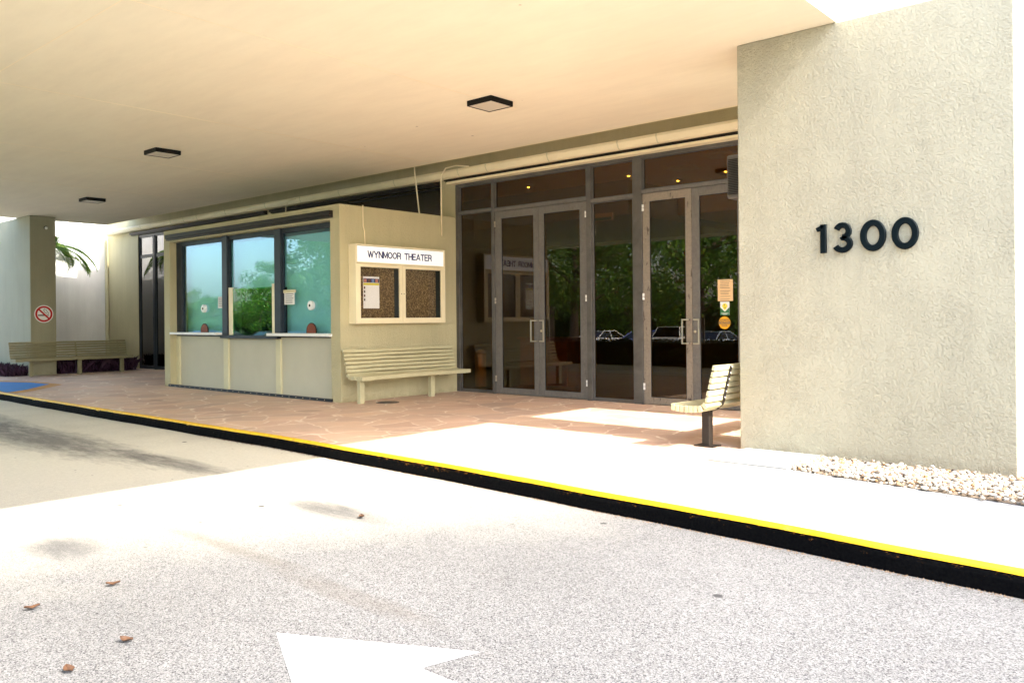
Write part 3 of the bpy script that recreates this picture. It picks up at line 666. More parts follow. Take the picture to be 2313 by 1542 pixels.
# speak-through discs and pay arches
for cx in (-16.86, -12.95):
    sp = part(MB().lathe([(0.085, 0.0), (0.085, .05), (0.075, .058), (0.0, .058)], (0, 0, 0), 24, lambda a_, b_, c2: (cx + a_, GY + .036 - c2, 1.73 + b_)), 'speak_hole', 'white_paint', bt)
    subpart(MB().lathe([(0.024, 0), (0.024, .004)], (0, 0, 0), 12, lambda a_, b_, c2: (cx + a_, GY - .023 - c2, 1.73 + b_)), 'centre_hole', 'black', bt, sp)
    arch = [(-.16, 0)] + [(-.16 * math.cos(a), .04 + .155 * math.sin(a)) for a in [math.pi * k / 12 for k in range(13)]] + [(.16, 0)]
    ar = part(MB().prism(arch[::-1], 0, .012, lambda a_, b_, c2: (cx - .02 + a_, GY + .036 - c2, 1.215 + b_)), 'pay_arch', 'bronze', bt)
    subpart(MB().prism([(a * .86, b * .9) for a, b in arch][::-1], 0, .004, lambda a_, b_, c2: (cx - .02 + a_, GY + .022 - c2, 1.217 + b_)), 'opening', 'rust', bt, ar)
# head track on the booth front
part(MB().box(-18.10, -12.03, 8.90, 8.985, 3.31, 3.395).box(-18.10, -12.03, 8.93, 8.985, 3.27, 3.309), 'shutter_track', 'bronze', bt, bevel=.004)
part(MB().tube([(-11.838, 9.50, 3.52), (-11.832, 9.50, 3.15), (-11.832, 9.53, 3.05), (-11.832, 9.54, 2.80)], 0.011, 8), 'conduit', 'cream', bt, smooth=True)
part(MB().box(-11.848, -11.838, 9.44, 9.47, 2.80, 3.30), 'wall_stain_strip', 'stucco', bt) if False else None

def lines(mb, x0, x1, zs, y, th=.008, mi=1):
    for z in zs: mb.box(x0 + random.uniform(0, .01), x1 - random.uniform(0, .04), y - .0015, y - .0005, z, z + th, mi)
# taped notices on booth glass
nb = MB().box(-13.86, -13.50, GY + .028, GY + .0295, 1.78, 2.0); nb.box(-13.92, -13.46, GY + .0265, GY + .0275, 2.0, 2.05, 2)
nb = MB().box(-13.84, -13.50, GY + .024, GY + .026, 1.76, 2.0, 0); nb.box(-13.92, -13.45, GY + .020, GY + .0235, 1.985, 2.045, 2)
lines(nb, -13.80, -13.53, [1.955, 1.915, 1.875, 1.835, 1.795], GY + .024, .012)
tag(nb.build('paper_notice', ['paper', 'ink', 'batten']), 'white notice taped inside the right booth window beside the mullion', 'notice')
nb = MB().box(-16.30, -16.06, GY + .024, GY + .026, 1.73, 1.97, 0); lines(nb, -16.28, -16.08, [1.93, 1.89, 1.85, 1.81, 1.77], GY + .024, .010)
tag(nb.build('paper_notice', ['paper', 'ink']), 'white notice low in the left booth window against its mullion', 'notice')

# ------------------------------------------------------------------ display case on the booth side
dc = empty('display_case', (-11.85, 10.3, 1.38), 'cream wall display case with white WYNMOOR THEATER header', 'display case')
cy0, cy1, cz0, cz1, cxf = 9.18, 11.37, 1.385, 2.80, -11.645
cb = MB().box(-11.85, cxf, cy0, cy0 + .02, cz0, cz1).box(-11.85, cxf, cy1 - .02, cy1, cz0, cz1)
cb.box(-11.85, cxf, cy0 + .02, cy1 - .02, cz1 - .02, cz1).box(-11.85, cxf, cy0 + .02, cy1 - .02, cz0, cz0 + .02)
cb.box(-11.849, -11.83, cy0 + .02, cy1 - .02, cz0 + .02, cz1 - .02).box(-11.83, cxf, cy0 + .02, cy1 - .02, 2.46, 2.485)
cb.box(cxf - .02, cxf + .001, cy0 + .02, cy0 + .035, 2.485, cz1 - .02).box(cxf - .02, cxf + .001, cy1 - .045, cy1 - .02, 2.485, cz1 - .02)
part(cb, 'cabinet', 'cream', dc, bevel=.004)
tt = NT('lit_header'); bb = tt.bsdf((0.8, 0.8, 0.8), 0.5); bb.inputs["Emission Color"].default_value = (0.9, 0.95, 1, 1); bb.inputs["Emission Strength"].default_value = 0.07; M['header_white'] = tt.m
hp = part(MB().box(cxf - .025, cxf - .006, cy0 + .035, cy1 - .045, 2.487, 2.765), 'header_panel', 'header_white', dc)
def arcpts(cx, cy, rx, ry, a0, a1, n=16): return [(cx + rx * math.cos(R(a0 + (a1 - a0) * k / n)), cy + ry * math.sin(R(a0 + (a1 - a0) * k / n))) for k in range(n + 1)]
def stroke(mb, pts, wd, fn, closed=False, d=0.028, ch=.009):
    n = len(pts); L_, R_ = [], []
    for i, (x, y) in enumerate(pts):
        p0 = pts[(i - 1) % n] if closed or i else pts[i]; p1 = pts[(i + 1) % n] if closed or i < n - 1 else pts[i]
        tx, ty = p1[0] - p0[0], p1[1] - p0[1]; l_ = math.hypot(tx, ty) or 1; nx, ny = -ty / l_, tx / l_
        L_.append((x + nx * wd / 2, y + ny * wd / 2, nx, ny)); R_.append((x - nx * wd / 2, y - ny * wd / 2, nx, ny))
    v = []; c = min(ch, d * .3)
    for a, b in zip(L_, R_):
        v += [(a[0], a[1], 0), (a[0], a[1], d - c), (a[0] - a[2] * c, a[1] - a[3] * c, d), (b[0] + b[2] * c, b[1] + b[3] * c, d), (b[0], b[1], d - c), (b[0], b[1], 0)]
    f = []
    for i in range(n if closed else n - 1):
        j = (i + 1) % n
        for k in range(6): f.append((i * 6 + k, j * 6 + k, j * 6 + (k + 1) % 6, i * 6 + (k + 1) % 6))
    if not closed: f += [tuple(range(6)), tuple((n - 1) * 6 + k for k in range(5, -1, -1))]
    mb.add([fn(*q) for q in v], f)
GL = {'W': (.118, [[(0, 1), (.25, 0), (.5, .95), (.75, 0), (1, 1)]]), 'Y': (.088, [[(0, 1), (.5, .46), (1, 1)], [(.5, .5), (.5, 0)]]), 'N': (.078, [[(0, 0), (0, 1), (1, 0), (1, 1)]]),
      'M': (.092, [[(0, 0), (0, 1), (.5, .12), (1, 1), (1, 0)]]), 'R': (.076, [[(0, 0), (0, .97), (.6, .97), (.92, .86), (.95, .72), (.88, .57), (.6, .49), (.04, .49)], [(.6, .48), (.88, .34), (.95, 0)]]),
      'T': (.080, [[(0, .96), (1, .96)], [(.5, .94), (.5, 0)]]), 'H': (.076, [[(0, 0), (0, 1)], [(1, 0), (1, 1)], [(0, .52), (1, .52)]]), 'E': (.068, [[(1, .96), (0, .96), (0, .04), (1, .04)], [(0, .52), (.9, .52)]]),
      'A': (.088, [[(0, 0), (.5, 1), (1, 0)], [(.22, .30), (.78, .30)]]), 'O': (.086, None)}
def mb_count(m_): return len(m_.f) // 6
def stroke_text(txt, x0, y0, cap, wd, gap, fn, space=.075, sx=1.0):
    mb = MB(); x = x0
    for chn in txt:
        if chn == ' ': x += space; continue
        wg, ls_ = GL[chn]; wg *= sx
        if ls_ is None: stroke(mb, arcpts(x + wg / 2, y0 + cap / 2, wg / 2, cap / 2 - wd * .3, 0, 360, 24)[:-1], wd, fn, True, .0015)
        else:
            for l_ in ls_:
                for (a0, b0), (a1, b1) in zip(l_, l_[1:]):
                    p0 = Vector((x + a0 * wg, y0 + b0 * cap)); p1 = Vector((x + a1 * wg, y0 + b1 * cap)); d_ = (p1 - p0).normalized(); q_ = Vector((-d_.y, d_.x)) * wd / 2; e_ = d_ * wd * .5
                    c4 = [p0 - e_ * .6 - q_, p1 + e_ * .6 - q_, p1 + e_ * .6 + q_, p0 - e_ * .6 + q_]
                    mb.prism([tuple(v) for v in c4], 0, .0016 + (mb_count(mb) % 5) * .0003, fn)
        x += wg + gap
    return mb, x
_, xe = stroke_text("WYNMOOR THEATER", 0, 0, .112, .021, .024, lambda x, y, z: (x, y, z)); xo = 0
for wd_ in ("WYNMOOR", "THEATER"):
    mbt, x2 = stroke_text(wd_, xo, 0, .112, .021, .024, lambda x, y, z: (cxf - .0055 + z, 10.245 - xe / 2 + x, 2.570 + y)); xo = x2 + .075
    subpart(mbt, 'lettering', 'navy', dc, hp)
ck = part(MB().box(-11.828, -11.80, cy0 + .02, cy1 - .02, cz0 + .02, 2.458), 'cork_board', 'cork', dc)
for a, b, lk in ((cy0 + .02, 10.262, 10.235), (10.268, cy1 - .02, 10.295)):
    ml = 0.085 if a < 9.5 else 0.07; mr = 0.07 if a < 9.5 else 0.095
    dmb = MB().box(cxf - .03, cxf + .003, a, a + ml, cz0 + .02, 2.455).box(cxf - .03, cxf + .003, b - mr, b, cz0 + .02, 2.455)
    dmb.box(cxf - .03, cxf + .003, a + ml, b - mr, 2.455 - .06, 2.455).box(cxf - .03, cxf + .003, a + ml, b - mr, cz0 + .02, cz0 + .10)
    dd = part(dmb, 'case_door', 'cream', dc, bevel=.003)
    subpart(MB().box(cxf - .016, cxf - .011, a + ml, b - mr, cz0 + .10, 2.395), 'pane', 'case_glass', dc, dd)
    subpart(MB().lathe([(0.008, 0), (0.008, .005)], (0, 0, 0), 10, lambda a_, b_, c2: (cxf + .003 + c2, lk + a_, 1.93 + b_)), 'lock', 'bronze', dc, dd)
    subpart(MB().box(-11.80, cxf - .03, b - mr - .001, b - mr + .02, cz0 + .1, 2.395), 'inner_edge', 'inner_dark', dc, dd)
# flyer: white sheet with picture strip, yellow band and thumbnails
def s_y(y): return y
fl = MB().box(-11.798, -11.794, 9.46, 9.83, 1.66, 2.235, 0)
X2 = -11.7925
fl.box(-11.794, X2, 9.465, 9.825, 2.125, 2.20, 1).box(-11.794, X2, 9.465, 9.825, 2.08, 2.118, 2)
for k, (mi) in enumerate((3, 4, 5, 3)):
    fl.box(X2 - .0003, X2 + .0008, 9.475 + k * .088, 9.475 + k * .088 + .062, 2.132, 2.19, mi)
for k in range(4): fl.box(-11.794, X2, 9.475, 9.505, 1.795 + k * .072, 1.84 + k * .072, 4 if k % 2 else 6)
M['flyer_pink'] = simple('flyer_pink', (0.6, 0.25, 0.2), 0.7); M['flyer_brown'] = simple('flyer_brown', (0.12, 0.05, 0.04), 0.7); M['flyer_blue'] = simple('flyer_blue', (0.2, 0.3, 0.6), 0.7)
tag(fl.build('flyer', ['white_sheet', 'navy', 'yellow_vinyl', 'flyer_pink', 'flyer_brown', 'flyer_blue', 'ink']), 'white flyer with photo strip pinned inside the display case', 'flyer')

# ------------------------------------------------------------------ house number
hn = empty('house_number', (-2.75, 8.47, 2.23), 'black raised numerals 1300 on the rough stucco wall', 'house number')
zb_ = 2.088; Hh = 0.292
def dg_fn(x0): return lambda x, y, z: (x0 + x, 8.482 - z - 0.012, zb_ + y)
one = MB(); stroke(one, [(0.082, 0.0), (0.082, 0.15), (0.082, Hh)], 0.062, dg_fn(-3.238)); stroke(one, [(0.015, Hh - 0.052), (0.05, Hh - 0.037), (0.082, Hh - 0.018)], 0.044, dg_fn(-3.238))
part(one, 'digit', 'digit', hn)
th = MB(); stroke(th, arcpts(0.085, 0.208, 0.062, 0.062, 160, -90, 14)[:-1] + [(0.085, 0.150)], 0.058, dg_fn(-3.05)); stroke(th, [(0.085, 0.153)] + arcpts(0.085, 0.083, 0.072, 0.062, 88, -158, 16), 0.058, dg_fn(-3.05)); part(th, 'digit', 'digit', hn)
for x0 in (-2.785, -2.49):
    z_ = MB(); stroke(z_, arcpts(0.115, Hh / 2, 0.092, 0.124, 0, 360, 36)[:-1], 0.062, dg_fn(x0), True); part(z_, 'digit', 'digit', hn)

# ------------------------------------------------------------------ no smoking sign
ns = empty('no_smoking_sign', (-24.97, 8.807, 1.70), 'round red and white no smoking sign on the dark pier face', 'sign')
def circ(r, n=40): return [(r * math.cos(2 * math.pi * k / n), r * math.sin(2 * math.pi * k / n)) for k in range(n)]
MB().prism(circ(.245), 0, .004, lambda x, y, z: (z, x, y)).build('disc', 'paper', ns)
def ring(r0, r1, z, mat, name, n=48):
    mb = MB(); v = []
    for k in range(n):
        a = 2 * math.pi * k / n; v += [(z, r0 * math.cos(a), r0 * math.sin(a)), (z, r1 * math.cos(a), r1 * math.sin(a))]
    mb.add(v, [(2 * k, 2 * k + 1, (2 * k + 3) % (2 * n), (2 * k + 2) % (2 * n)) for k in range(n)])
    return mb.build(name, mat, ns)
sm = MB().box(.0045, .0055, -.15, .06, -.055, -.018).box(.0045, .0055, .075, .095, -.055, -.018).box(.0045, .0055, .108, .125, -.055, -.018)
def curve2(pts, wd): 
    o = MB(); stroke(o, pts, wd, lambda x, y, z: (.0045 + z * .03, x, y)); sm.v, o_ = sm.v, len(sm.v); sm.f += [tuple(i + o_ for i in f) for f in o.f]; sm.mi += o.mi; sm.v += o.v
curve2([(.08, -.005), (.08, .02), (.04, .03), (.02, .06), (-.0, .085), (-.0, .12), (.02, .145)], .014)
curve2([(.12, -.005), (.118, .035), (.085, .055), (.075, .095), (.05, .12), (.03, .125)], .014)
sm.build('cigarette', 'ink', ns)
ring(.170, .222, .0065, 'red', 'red_ring')
MB().obox((.0068, 0, 0), (.0005, 0, 0), (0, .145, -.145), (0, .016, .016)).build('red_slash', 'red', ns)

# ------------------------------------------------------------------ notices on the right door glass
def gx(x0, x1, z0, z1): return (x0, x1, 11.892, 11.8935, z0, z1)
no = MB().box(-6.10, -5.845, 11.898, 11.9, 1.695, 2.03, 0)
lines(no, -6.06, -5.88, [2.0, 1.97, 1.945, 1.92, 1.895, 1.85, 1.825, 1.80, 1.765, 1.72], 11.898, .006)
tag(no.build('paper_notice', ['paper_tan', 'ink']), 'tan printed notice on the right hand door glass above two stickers', 'notice')
st = MB().box(-6.06, -5.905, 11.898, 11.9, 1.475, 1.683, 0)
st.add([(-6.06, 11.8975, 1.475), (-5.905, 11.8975, 1.475), (-5.905, 11.8975, 1.60), (-5.9825, 11.8975, 1.53), (-6.06, 11.8975, 1.60)], [(0, 1, 2, 3, 4)], 1)
st.add([(-6.03 + .0, 11.8972, 1.62), (-6.005, 11.8972, 1.575), (-5.9825, 11.8972, 1.55), (-5.96, 11.8972, 1.575), (-5.935, 11.8972, 1.62), (-5.96, 11.8972, 1.655), (-6.005, 11.8972, 1.655)], [tuple(range(7))], 2)
st.box(-5.995, -5.985, 11.896, 11.897, 1.62, 1.645, 3).box(-5.99, -5.965, 11.896, 11.897, 1.588, 1.60, 3)
st.box(-6.045, -5.92, 11.896, 11.897, 1.50, 1.508, 4).box(-6.02, -5.945, 11.896, 11.897, 1.486, 1.492, 4)
tag(st.build('door_sticker', ['paper', 'green_vinyl', 'yellow_vinyl', 'ink', 'paper']), 'small green, white and yellow sticker under the tan notice', 'sticker')
ca = MB().prism(circ(.098, 32), 0, .0015, face_my((-5.99, 11.9, 1.358)), 0)
ca.box(-6.083, -5.897, 11.8970, 11.8978, 1.337, 1.379, 1)
for tx, sz, dz, mi in (("AUTOMATIC", .030, .040, 1), ("CAUTION", .040, 0, 2), ("DOOR", .034, -.046, 1)):
    v_, f_ = textmb(tx, sz, .0008, 0.9, 1.05, depth=.0006); fnn = face_my((-5.99, 11.8965, 1.358 + dz)); ca.add([fnn(*q) for q in v_], f_, mi)
tag(ca.build('door_sticker', ['amber_vinyl', 'ink', 'amber_vinyl']), 'round amber caution automatic door sticker on the right hand door', 'sticker')

# ------------------------------------------------------------------ benches
def make_bench(L, legs, leg_mat='khaki', plate=False, name_label='', loc=(0, 0, 0), rz=0, wood='khaki'):
    r = empty('bench', loc, name_label, 'bench', 'slatted benches by the entrance', rz)
    def slat(mb, u, z, ang, w_, h_, k):
        ca_, sa_ = math.cos(ang), math.sin(ang); j = (random.random() - .5) * .004
        ns_ = 12; v = []; p1, p2 = random.uniform(0, 6), random.uniform(0, 6); am = random.uniform(.001, .0045)
        for i_ in range(ns_ + 1):
            xx = j + L * i_ / ns_; dz = am * math.sin(p1 + i_ * .55) + .0015 * math.sin(p2 + i_ * 1.3); du = .002 * math.sin(p2 + i_ * .7)
            for sy_, sz_ in ((-1, -1), (1, -1), (1, 1), (-1, 1)):
                v.append((xx, u + du + sy_ * ca_ * w_ / 2 - sz_ * sa_ * h_ / 2, z + dz + sy_ * sa_ * w_ / 2 + sz_ * ca_ * h_ / 2))
        f = [(i_ * 4 + k_, i_ * 4 + (k_ + 1) % 4, i_ * 4 + 4 + (k_ + 1) % 4, i_ * 4 + 4 + k_) for i_ in range(ns_) for k_ in range(4)] + [(3, 2, 1, 0), (ns_ * 4, ns_ * 4 + 1, ns_ * 4 + 2, ns_ * 4 + 3)]
        mb.add(v, [q[::-1] for q in f])
    se = MB()
    for i in range(6): slat(se, .028 + .0555 * i, .452 - (.004 if i else 0) - i * .001, 0, .047, .072, i)
    slat(se, .362, .456, R(18), .048, .070, 6); slat(se, .412, .484, R(48), .048, .066, 7)
    se.build('seat', wood, r, bevel=.006)
    bk = MB(); prof_ = []
    for i in range(6):
        u = .442 + .0175 * i; z = .560 + .0685 * i; a = R(-14); slat(bk, u, z, a, .036, .056, i); prof_.append((u, z))
    bk.build('backrest', wood, r, bevel=.006)
    for lx in legs:
        MB().box(lx - .048, lx + .048, .215, .305, 0, .405).build('leg', leg_mat, r, bevel=.006)
        pts = [(.02, .410), (.33, .405), (.385, .425), (.445, .475), (.466, .53)] + [(u + .030, z + .01) for u, z in prof_]
        br = MB(); stroke(br, pts, .009, lambda x, y, z: (lx - .022 + z, x, y), False, .044, .001)
        bro = br.build('bracket', leg_mat, r)
        for u, z in prof_:
            MB().lathe([(.008, 0), (.006, .006)], (0, 0, 0), 8, lambda a_, b_, c2: (lx + a_, u + .036 + c2, z + b_)).build('bolt', 'white_paint', bro)
        if plate: MB().box(lx - .10, lx + .10, .14, .38, 0.002, .014).build('base_plate', leg_mat, r, bevel=.003)
    # loose thin strap behind the back near the end
    MB().obox((.17, .50, .72), (.006, 0, 0), (0, .050, .20), (0, .003, -.001)).build('strap', leg_mat, r)
    return r
random.seed(5)
make_bench(2.66, (.17, 1.85), name_label='khaki slatted bench under the display case', loc=(-11.19, 8.94, 0), rz=R(90))
make_bench(3.12, (.46, 1.72, 2.90), name_label='long shade-darkened khaki slatted bench in front of the no smoking pier', loc=(-24.40, 7.90, 0), rz=R(90), wood='khaki_shade', leg_mat='khaki_shade')
make_bench(2.70, (2.34, .7), 'bronze', True, 'sunlit bench seen from behind beside the numbered wall', (-4.74, 10.80, 0), R(-90))

# ------------------------------------------------------------------ small things
ls = empty('loudspeaker', (-4.9, 10.0, 3.0), 'grey louvred box hanging high behind the numbered wall', 'speaker')
part(MB().box(-4.935, -4.66, 9.9, 10.15, 2.97, 3.53), 'cabinet', 'mullion', ls, bevel=.02)
lg = MB(); z = 3.02
while z < 3.48: lg.box(-4.91, -4.69, 9.885, 9.899, z, z + .010); z += .022
part(lg, 'grille', 'bronze', ls)
part(MB().tube([(-4.74, 10.02, 3.53), (-4.74, 10.02, 4.42)], .012, 8), 'hanger', 'steel', ls)
sl_ = empty('security_light', (-24.95, 8.87, 4.09), 'small dome lamp high on the dark pier face', 'lamp')
part(MB().lathe([(.05, 0), (.05, .02), (.045, .04)], (0, 0, 0), 16, lambda a_, b_, c2: (-24.968 + c2, 8.87 + a_, 4.10 + b_)), 'base', 'bronze', sl_)
part(MB().lathe([(.04, 0), (.035, .03), (.018, .05)], (0, 0, 0), 16, lambda a_, b_, c2: (-24.928 + c2, 8.87 + a_, 4.09 + b_)), 'lens', 'white_paint', sl_, smooth=True)
dr_ = MB().lathe([(.17, 0.001), (.17, .010), (.15, .012)], (-11.22, 9.52, 0), 28).lathe([(.205, 0.0008), (.20, .004)], (-11.22, 9.52, 0), 28)
tag(dr_.build('drain_cover', 'drain'), 'round dark drain cover in the paving by the bench leg', 'drain cover')
tr_ = empty('trash_bin', (-12.0, 12.75, 0), 'tall steel trash bin just inside the glass beside the bench', 'bin')
part(MB().lathe([(.115, .02), (.12, .04), (.12, .70), (.115, .72)], (-12.02, 12.75, 0), 24), 'body', 'bin_steel', tr_, smooth=True)
part(MB().lathe([(.122, .725), (.11, .76), (.06, .79), (.02, .80)], (-12.02, 12.75, 0), 24), 'lid', 'bin_steel', tr_, smooth=True)
cbn = empty('lobby_desk', (-11.2, 14.2, 0), 'orange brown wooden desk inside the lobby behind the left door', 'desk')
part(MB().box(-11.9, -10.6, 13.9, 14.5, 0, 1.0), 'body', 'cabinet_wood', cbn, bevel=.01); part(MB().box(-11.95, -10.55, 13.85, 14.55, 1.0, 1.04), 'top', 'cabinet_wood', cbn, bevel=.005)
ex = empty('exit_sign', (-8.9, 13.0, 3.3), 'small green sign hanging inside above the first door pair', 'sign')
part(MB().box(-9.15, -8.75, 12.9, 12.94, 3.28, 3.42), 'box', 'paper_tan', ex); part(MB().box(-9.13, -8.77, 12.885, 12.899, 3.285, 3.34), 'face', 'green_vinyl', ex)

# fallen leaves on the road
LPX = [(-5.071, 1.714), (-5.146, 2.189), (-4.189, 1.846), (-5.328, 4.237), (-4.033, 1.517), (-2.25, 7.85)]
LP = [((LPX[0]), 'brown fallen leaf on the road nearest the left edge of the view'), ((LPX[1]), 'brown fallen leaf on the road, higher and right of the leftmost one'),
      ((LPX[2]), 'reddish brown fallen leaf on the road left of the white arrow'), ((LPX[3]), 'brown leaf lying beside the dark stain in the middle of the road'),
      ((LPX[4]), 'small brown leaf lowest on the road at the left'), ((LPX[5]), 'leaf lying among the pebbles near the walkway')]
random.seed(9)
for k, ((lx, ly), lab) in enumerate(LP):
    mb = MB(); n = 8; v = []; hl = .040
    z0 = -.148 if ly < 5 else .004
    for i in range(n + 1):
        u = i / n; wd = .024 * math.sin(math.pi * u) ** .8 + .0008; zc = z0 + .006 + .012 * abs(u - .5) * 2
        v += [((u - .5) * 2 * hl, -wd, zc + .010), ((u - .5) * 2 * hl, 0, zc), ((u - .5) * 2 * hl, wd, zc + .010)]
    f = [(3 * i + j, 3 * i + 3 + j, 3 * i + 4 + j, 3 * i + 1 + j) for i in range(n) for j in range(2)]
    mb.add(v, f); o = mb.build('fallen_leaf', 'leaf_dead'); o.location = (lx, ly, 0); o.rotation_euler = (0, 0, random.uniform(0, 3))
    tag(o, lab, 'leaf', 'fallen leaves')

# ------------------------------------------------------------------ plants
def blades(name, n, xr, yr, h, label):
    mb = MB()
    for i in range(n):
        x = random.uniform(*xr); y = random.uniform(*yr); a = random.uniform(0, 6.28); l_ = h * random.uniform(.4, 1.3); le = random.uniform(.2, .9)
        dx, dy = math.cos(a) * l_ * le, math.sin(a) * l_ * le; wx, wy = -math.sin(a) * .030, math.cos(a) * .030
        mb.add([(x - wx * .4, y - wy * .4, 0), (x + wx * .4, y + wy * .4, 0), (x + dx * .5 + wx, y + dy * .5 + wy, l_ * .6), (x + dx, y + dy, l_ * (1 - le * .35)), (x + dx * .5 - wx, y + dy * .5 - wy, l_ * .6)], [(0, 1, 2, 3, 4)])
    return tag(mb.build(name, 'purple'), label, 'plants', kind='stuff')
random.seed(21)
blades('ground_cover', 1500, (-30, -25.05), (7.9, 8.4), .32, 'purple leaved ground cover at the foot of the far left pier')
blades('ground_cover', 2200, (-26.6, -25.15), (9.25, 11.45), .42, 'dark purple ground cover bed behind the long bench')
tag(MB().add([(-30, 7.85, .006), (-25.0, 7.85, .006), (-25.0, 8.45, .006), (-30, 8.45, .006)], [(0, 1, 2, 3)]).build('soil_bed', 'bark'), kind='structure')
tag(MB().add([(-28.05, 9.15, .006), (-25.1, 9.15, .006), (-25.1, 11.6, .006), (-28.05, 11.6, .006)], [(0, 1, 2, 3)]).build('soil_patch', 'bark'), kind='structure')

def palm(loc, H_, n, L_, label, group=None, seed=1, spread=None):
    random.seed(seed); r = empty('palm_tree', loc, label, 'palm tree', group)
    MB().tube([(0, 0, 0), (.03, .02, H_ * .5), (0, 0, H_)], [.13, .10, .09], 10).build('trunk', 'palm_bark', r, smooth=True)
    mb = MB()
    for k in range(n):
        a = 2 * math.pi * k / n + random.uniform(-.15, .15) if not spread else spread[k % len(spread)] + random.uniform(-.08, .08)
        el = random.uniform(.15, 1.1); ln = L_ * random.uniform(.85, 1.1); pts = []; q = Vector((0, 0, H_)); e = el; m = 14
        for i in range(m + 1):
            pts.append(q.copy()); q = q + Vector((math.cos(a) * math.cos(e), math.sin(a) * math.cos(e), math.sin(e))) * ln / m; e -= (1.5 + el * .9) / m
        mb.tube(pts, [.014 * (1 - i / (m + 4)) for i in range(m + 1)], 5)
        for i in range(2, m * 4):
            u = i / (m * 4); j = min(int(u * m), m - 1); fr = u * m - j; c = pts[j].lerp(pts[j + 1], fr); d = (pts[j + 1] - pts[j]).normalized()
            side = d.cross(Vector((0, 0, 1))).normalized(); up = side.cross(d)
            for sg_ in (-1, 1):
                ll = ln * .24 * math.sin(math.pi * min(1, u * .9 + .12)) * random.uniform(.85, 1.1)
                tip = c + side * sg_ * ll * .8 + d * ll * .55 - Vector((0, 0, 1)) * ll * .35 + up * .02
                wv = d * .008; mid = c.lerp(tip, .5) + up * .02
                mb.add([c - wv * .5, c + wv * .5, mid + wv, tip, mid - wv], [(0, 1, 2, 3, 4)])
    mb.build('crown', 'palm_leaf', r)
    return r
palm((-27.3, 9.62, 0), 3.75, 11, 1.75, 'palm tree with drooping frond beside the white wall', seed=4, spread=[R(20), R(60), R(5), R(-20), R(95), R(130), R(200), R(260), R(40), R(320), R(-5)])

# ------------------------------------------------------------------ across the drive: hedge, trees, cars (seen mirrored in the glass)
random.seed(31); hd = MB()
for i in range(9000):
    x = random.uniform(-60, -9.5); fc = random.random()
    if fc < .45: y = .18 + random.gauss(0, .03); z = random.uniform(-.1, .66)
    elif fc < .9: y = random.uniform(-1.0, .2); z = .66 + random.gauss(0, .03)
    else: y = -1.0; z = random.uniform(-.1, .66)
    s_ = random.uniform(.03, .06); n_ = Vector((random.gauss(0, 1), random.gauss(0, 1), random.gauss(0, 1))).normalized(); a_ = n_.orthogonal() * s_; b_ = n_.cross(a_)
    c_ = Vector((x, y, z)); hd.add([c_ - a_, c_ - b_ * .6, c_ + a_, c_ + b_ * .6], [(0, 1, 2, 3)])
hd.box(-60, -9.5, -.95, .14, -.15, .62)
tag(hd.build('hedge', 'hedge'), 'low dark clipped hedge across the drive, mirrored in the door glass', 'hedge')

random.seed(77); bh = MB().box(-190, 10, -44.6, -43.4, -.8, 2.4)
for i in range(9000):
    x = random.uniform(-190, 10); y = -43.4 + abs(random.gauss(0, .35)); z = random.uniform(-.8, 3.3 + .7 * math.sin(x * .21) + .4 * math.sin(x * .67))
    s_ = random.uniform(.14, .34); n_ = Vector((random.gauss(0, 1), 1 + random.gauss(0, 1), random.gauss(0, 1))).normalized(); a_ = n_.orthogonal() * s_; b_ = n_.cross(a_)
    c_ = Vector((x, y, z)); bh.add([c_ - a_, c_ - b_ * .6, c_ + a_, c_ + b_ * .6], [(0, 1, 2, 3)])
tag(bh.build('boundary_hedge', 'hedge'), 'long ragged dark hedge behind the trees of the far lot', 'hedge')

def tree_parts(seed, H_, rad, nleaf, mat, low=.3):
    random.seed(seed); tk = MB(); tops = []
    tk.tube([(0, 0, -.8), (.05, 0, H_ * .2), (-.08, .05, H_ * .42), (.05, 0, H_ * .75)], [.24, .19, .15, .05], 10)
    for k in range(9):
        a = k * 2.4 + random.uniform(-.3, .3); z0 = H_ * random.uniform(.2, .6); ln = rad * random.uniform(.6, .95)
        e = Vector((math.cos(a) * ln, math.sin(a) * ln, z0 + H_ * random.uniform(.1, .32)))
        s0 = Vector((0, 0, z0)); tk.tube([s0, s0.lerp(e, .5) + Vector((0, 0, .25)), e], [.10, .06, .02], 7); tops.append(e); tops.append(s0.lerp(e, .6))
    cl = []
    for k in range(46):
        th_ = random.uniform(0, 6.28); u = random.random(); zz_ = H_ * (low + (1 - low) * u); rr = rad * math.sqrt(max(.05, 1 - ((u - .42) / .62) ** 2)) * math.sqrt(random.random())
        cl.append((Vector((rr * math.cos(th_), rr * math.sin(th_), zz_)), random.uniform(.45, .95) * rad * .33))
    cl += [(t_, rad * .28) for t_ in tops]
    lf = MB()
    for i in range(nleaf):
        c_, r_ = random.choice(cl); d = Vector((random.gauss(0, 1), random.gauss(0, 1), random.gauss(0, .8))).normalized() * r_ * random.random() ** .4
        p_ = c_ + d; n_ = (d.normalized() + Vector((random.gauss(0, .7), random.gauss(0, .7), .5 + random.gauss(0, .6)))).normalized()
        s_ = random.uniform(.07, .15); a_ = n_.orthogonal().normalized() * s_; b_ = n_.cross(a_) * .55
        lf.add([p_ - a_, p_ - b_, p_ + a_, p_ + b_], [(0, 1, 2, 3)])
    return tk, lf
KINDS = []
for sd_, H_, rad, nl, mt, lo in ((1, 9.5, 4.2, 9000, 'leaf', .16), (2, 8.0, 3.8, 8000, 'leaf2', .14), (3, 7.0, 4.0, 9000, 'leaf', .10)):
    tk, lf = tree_parts(sd_, H_, rad, nl, mt, lo); KINDS.append((tk, lf, mt))
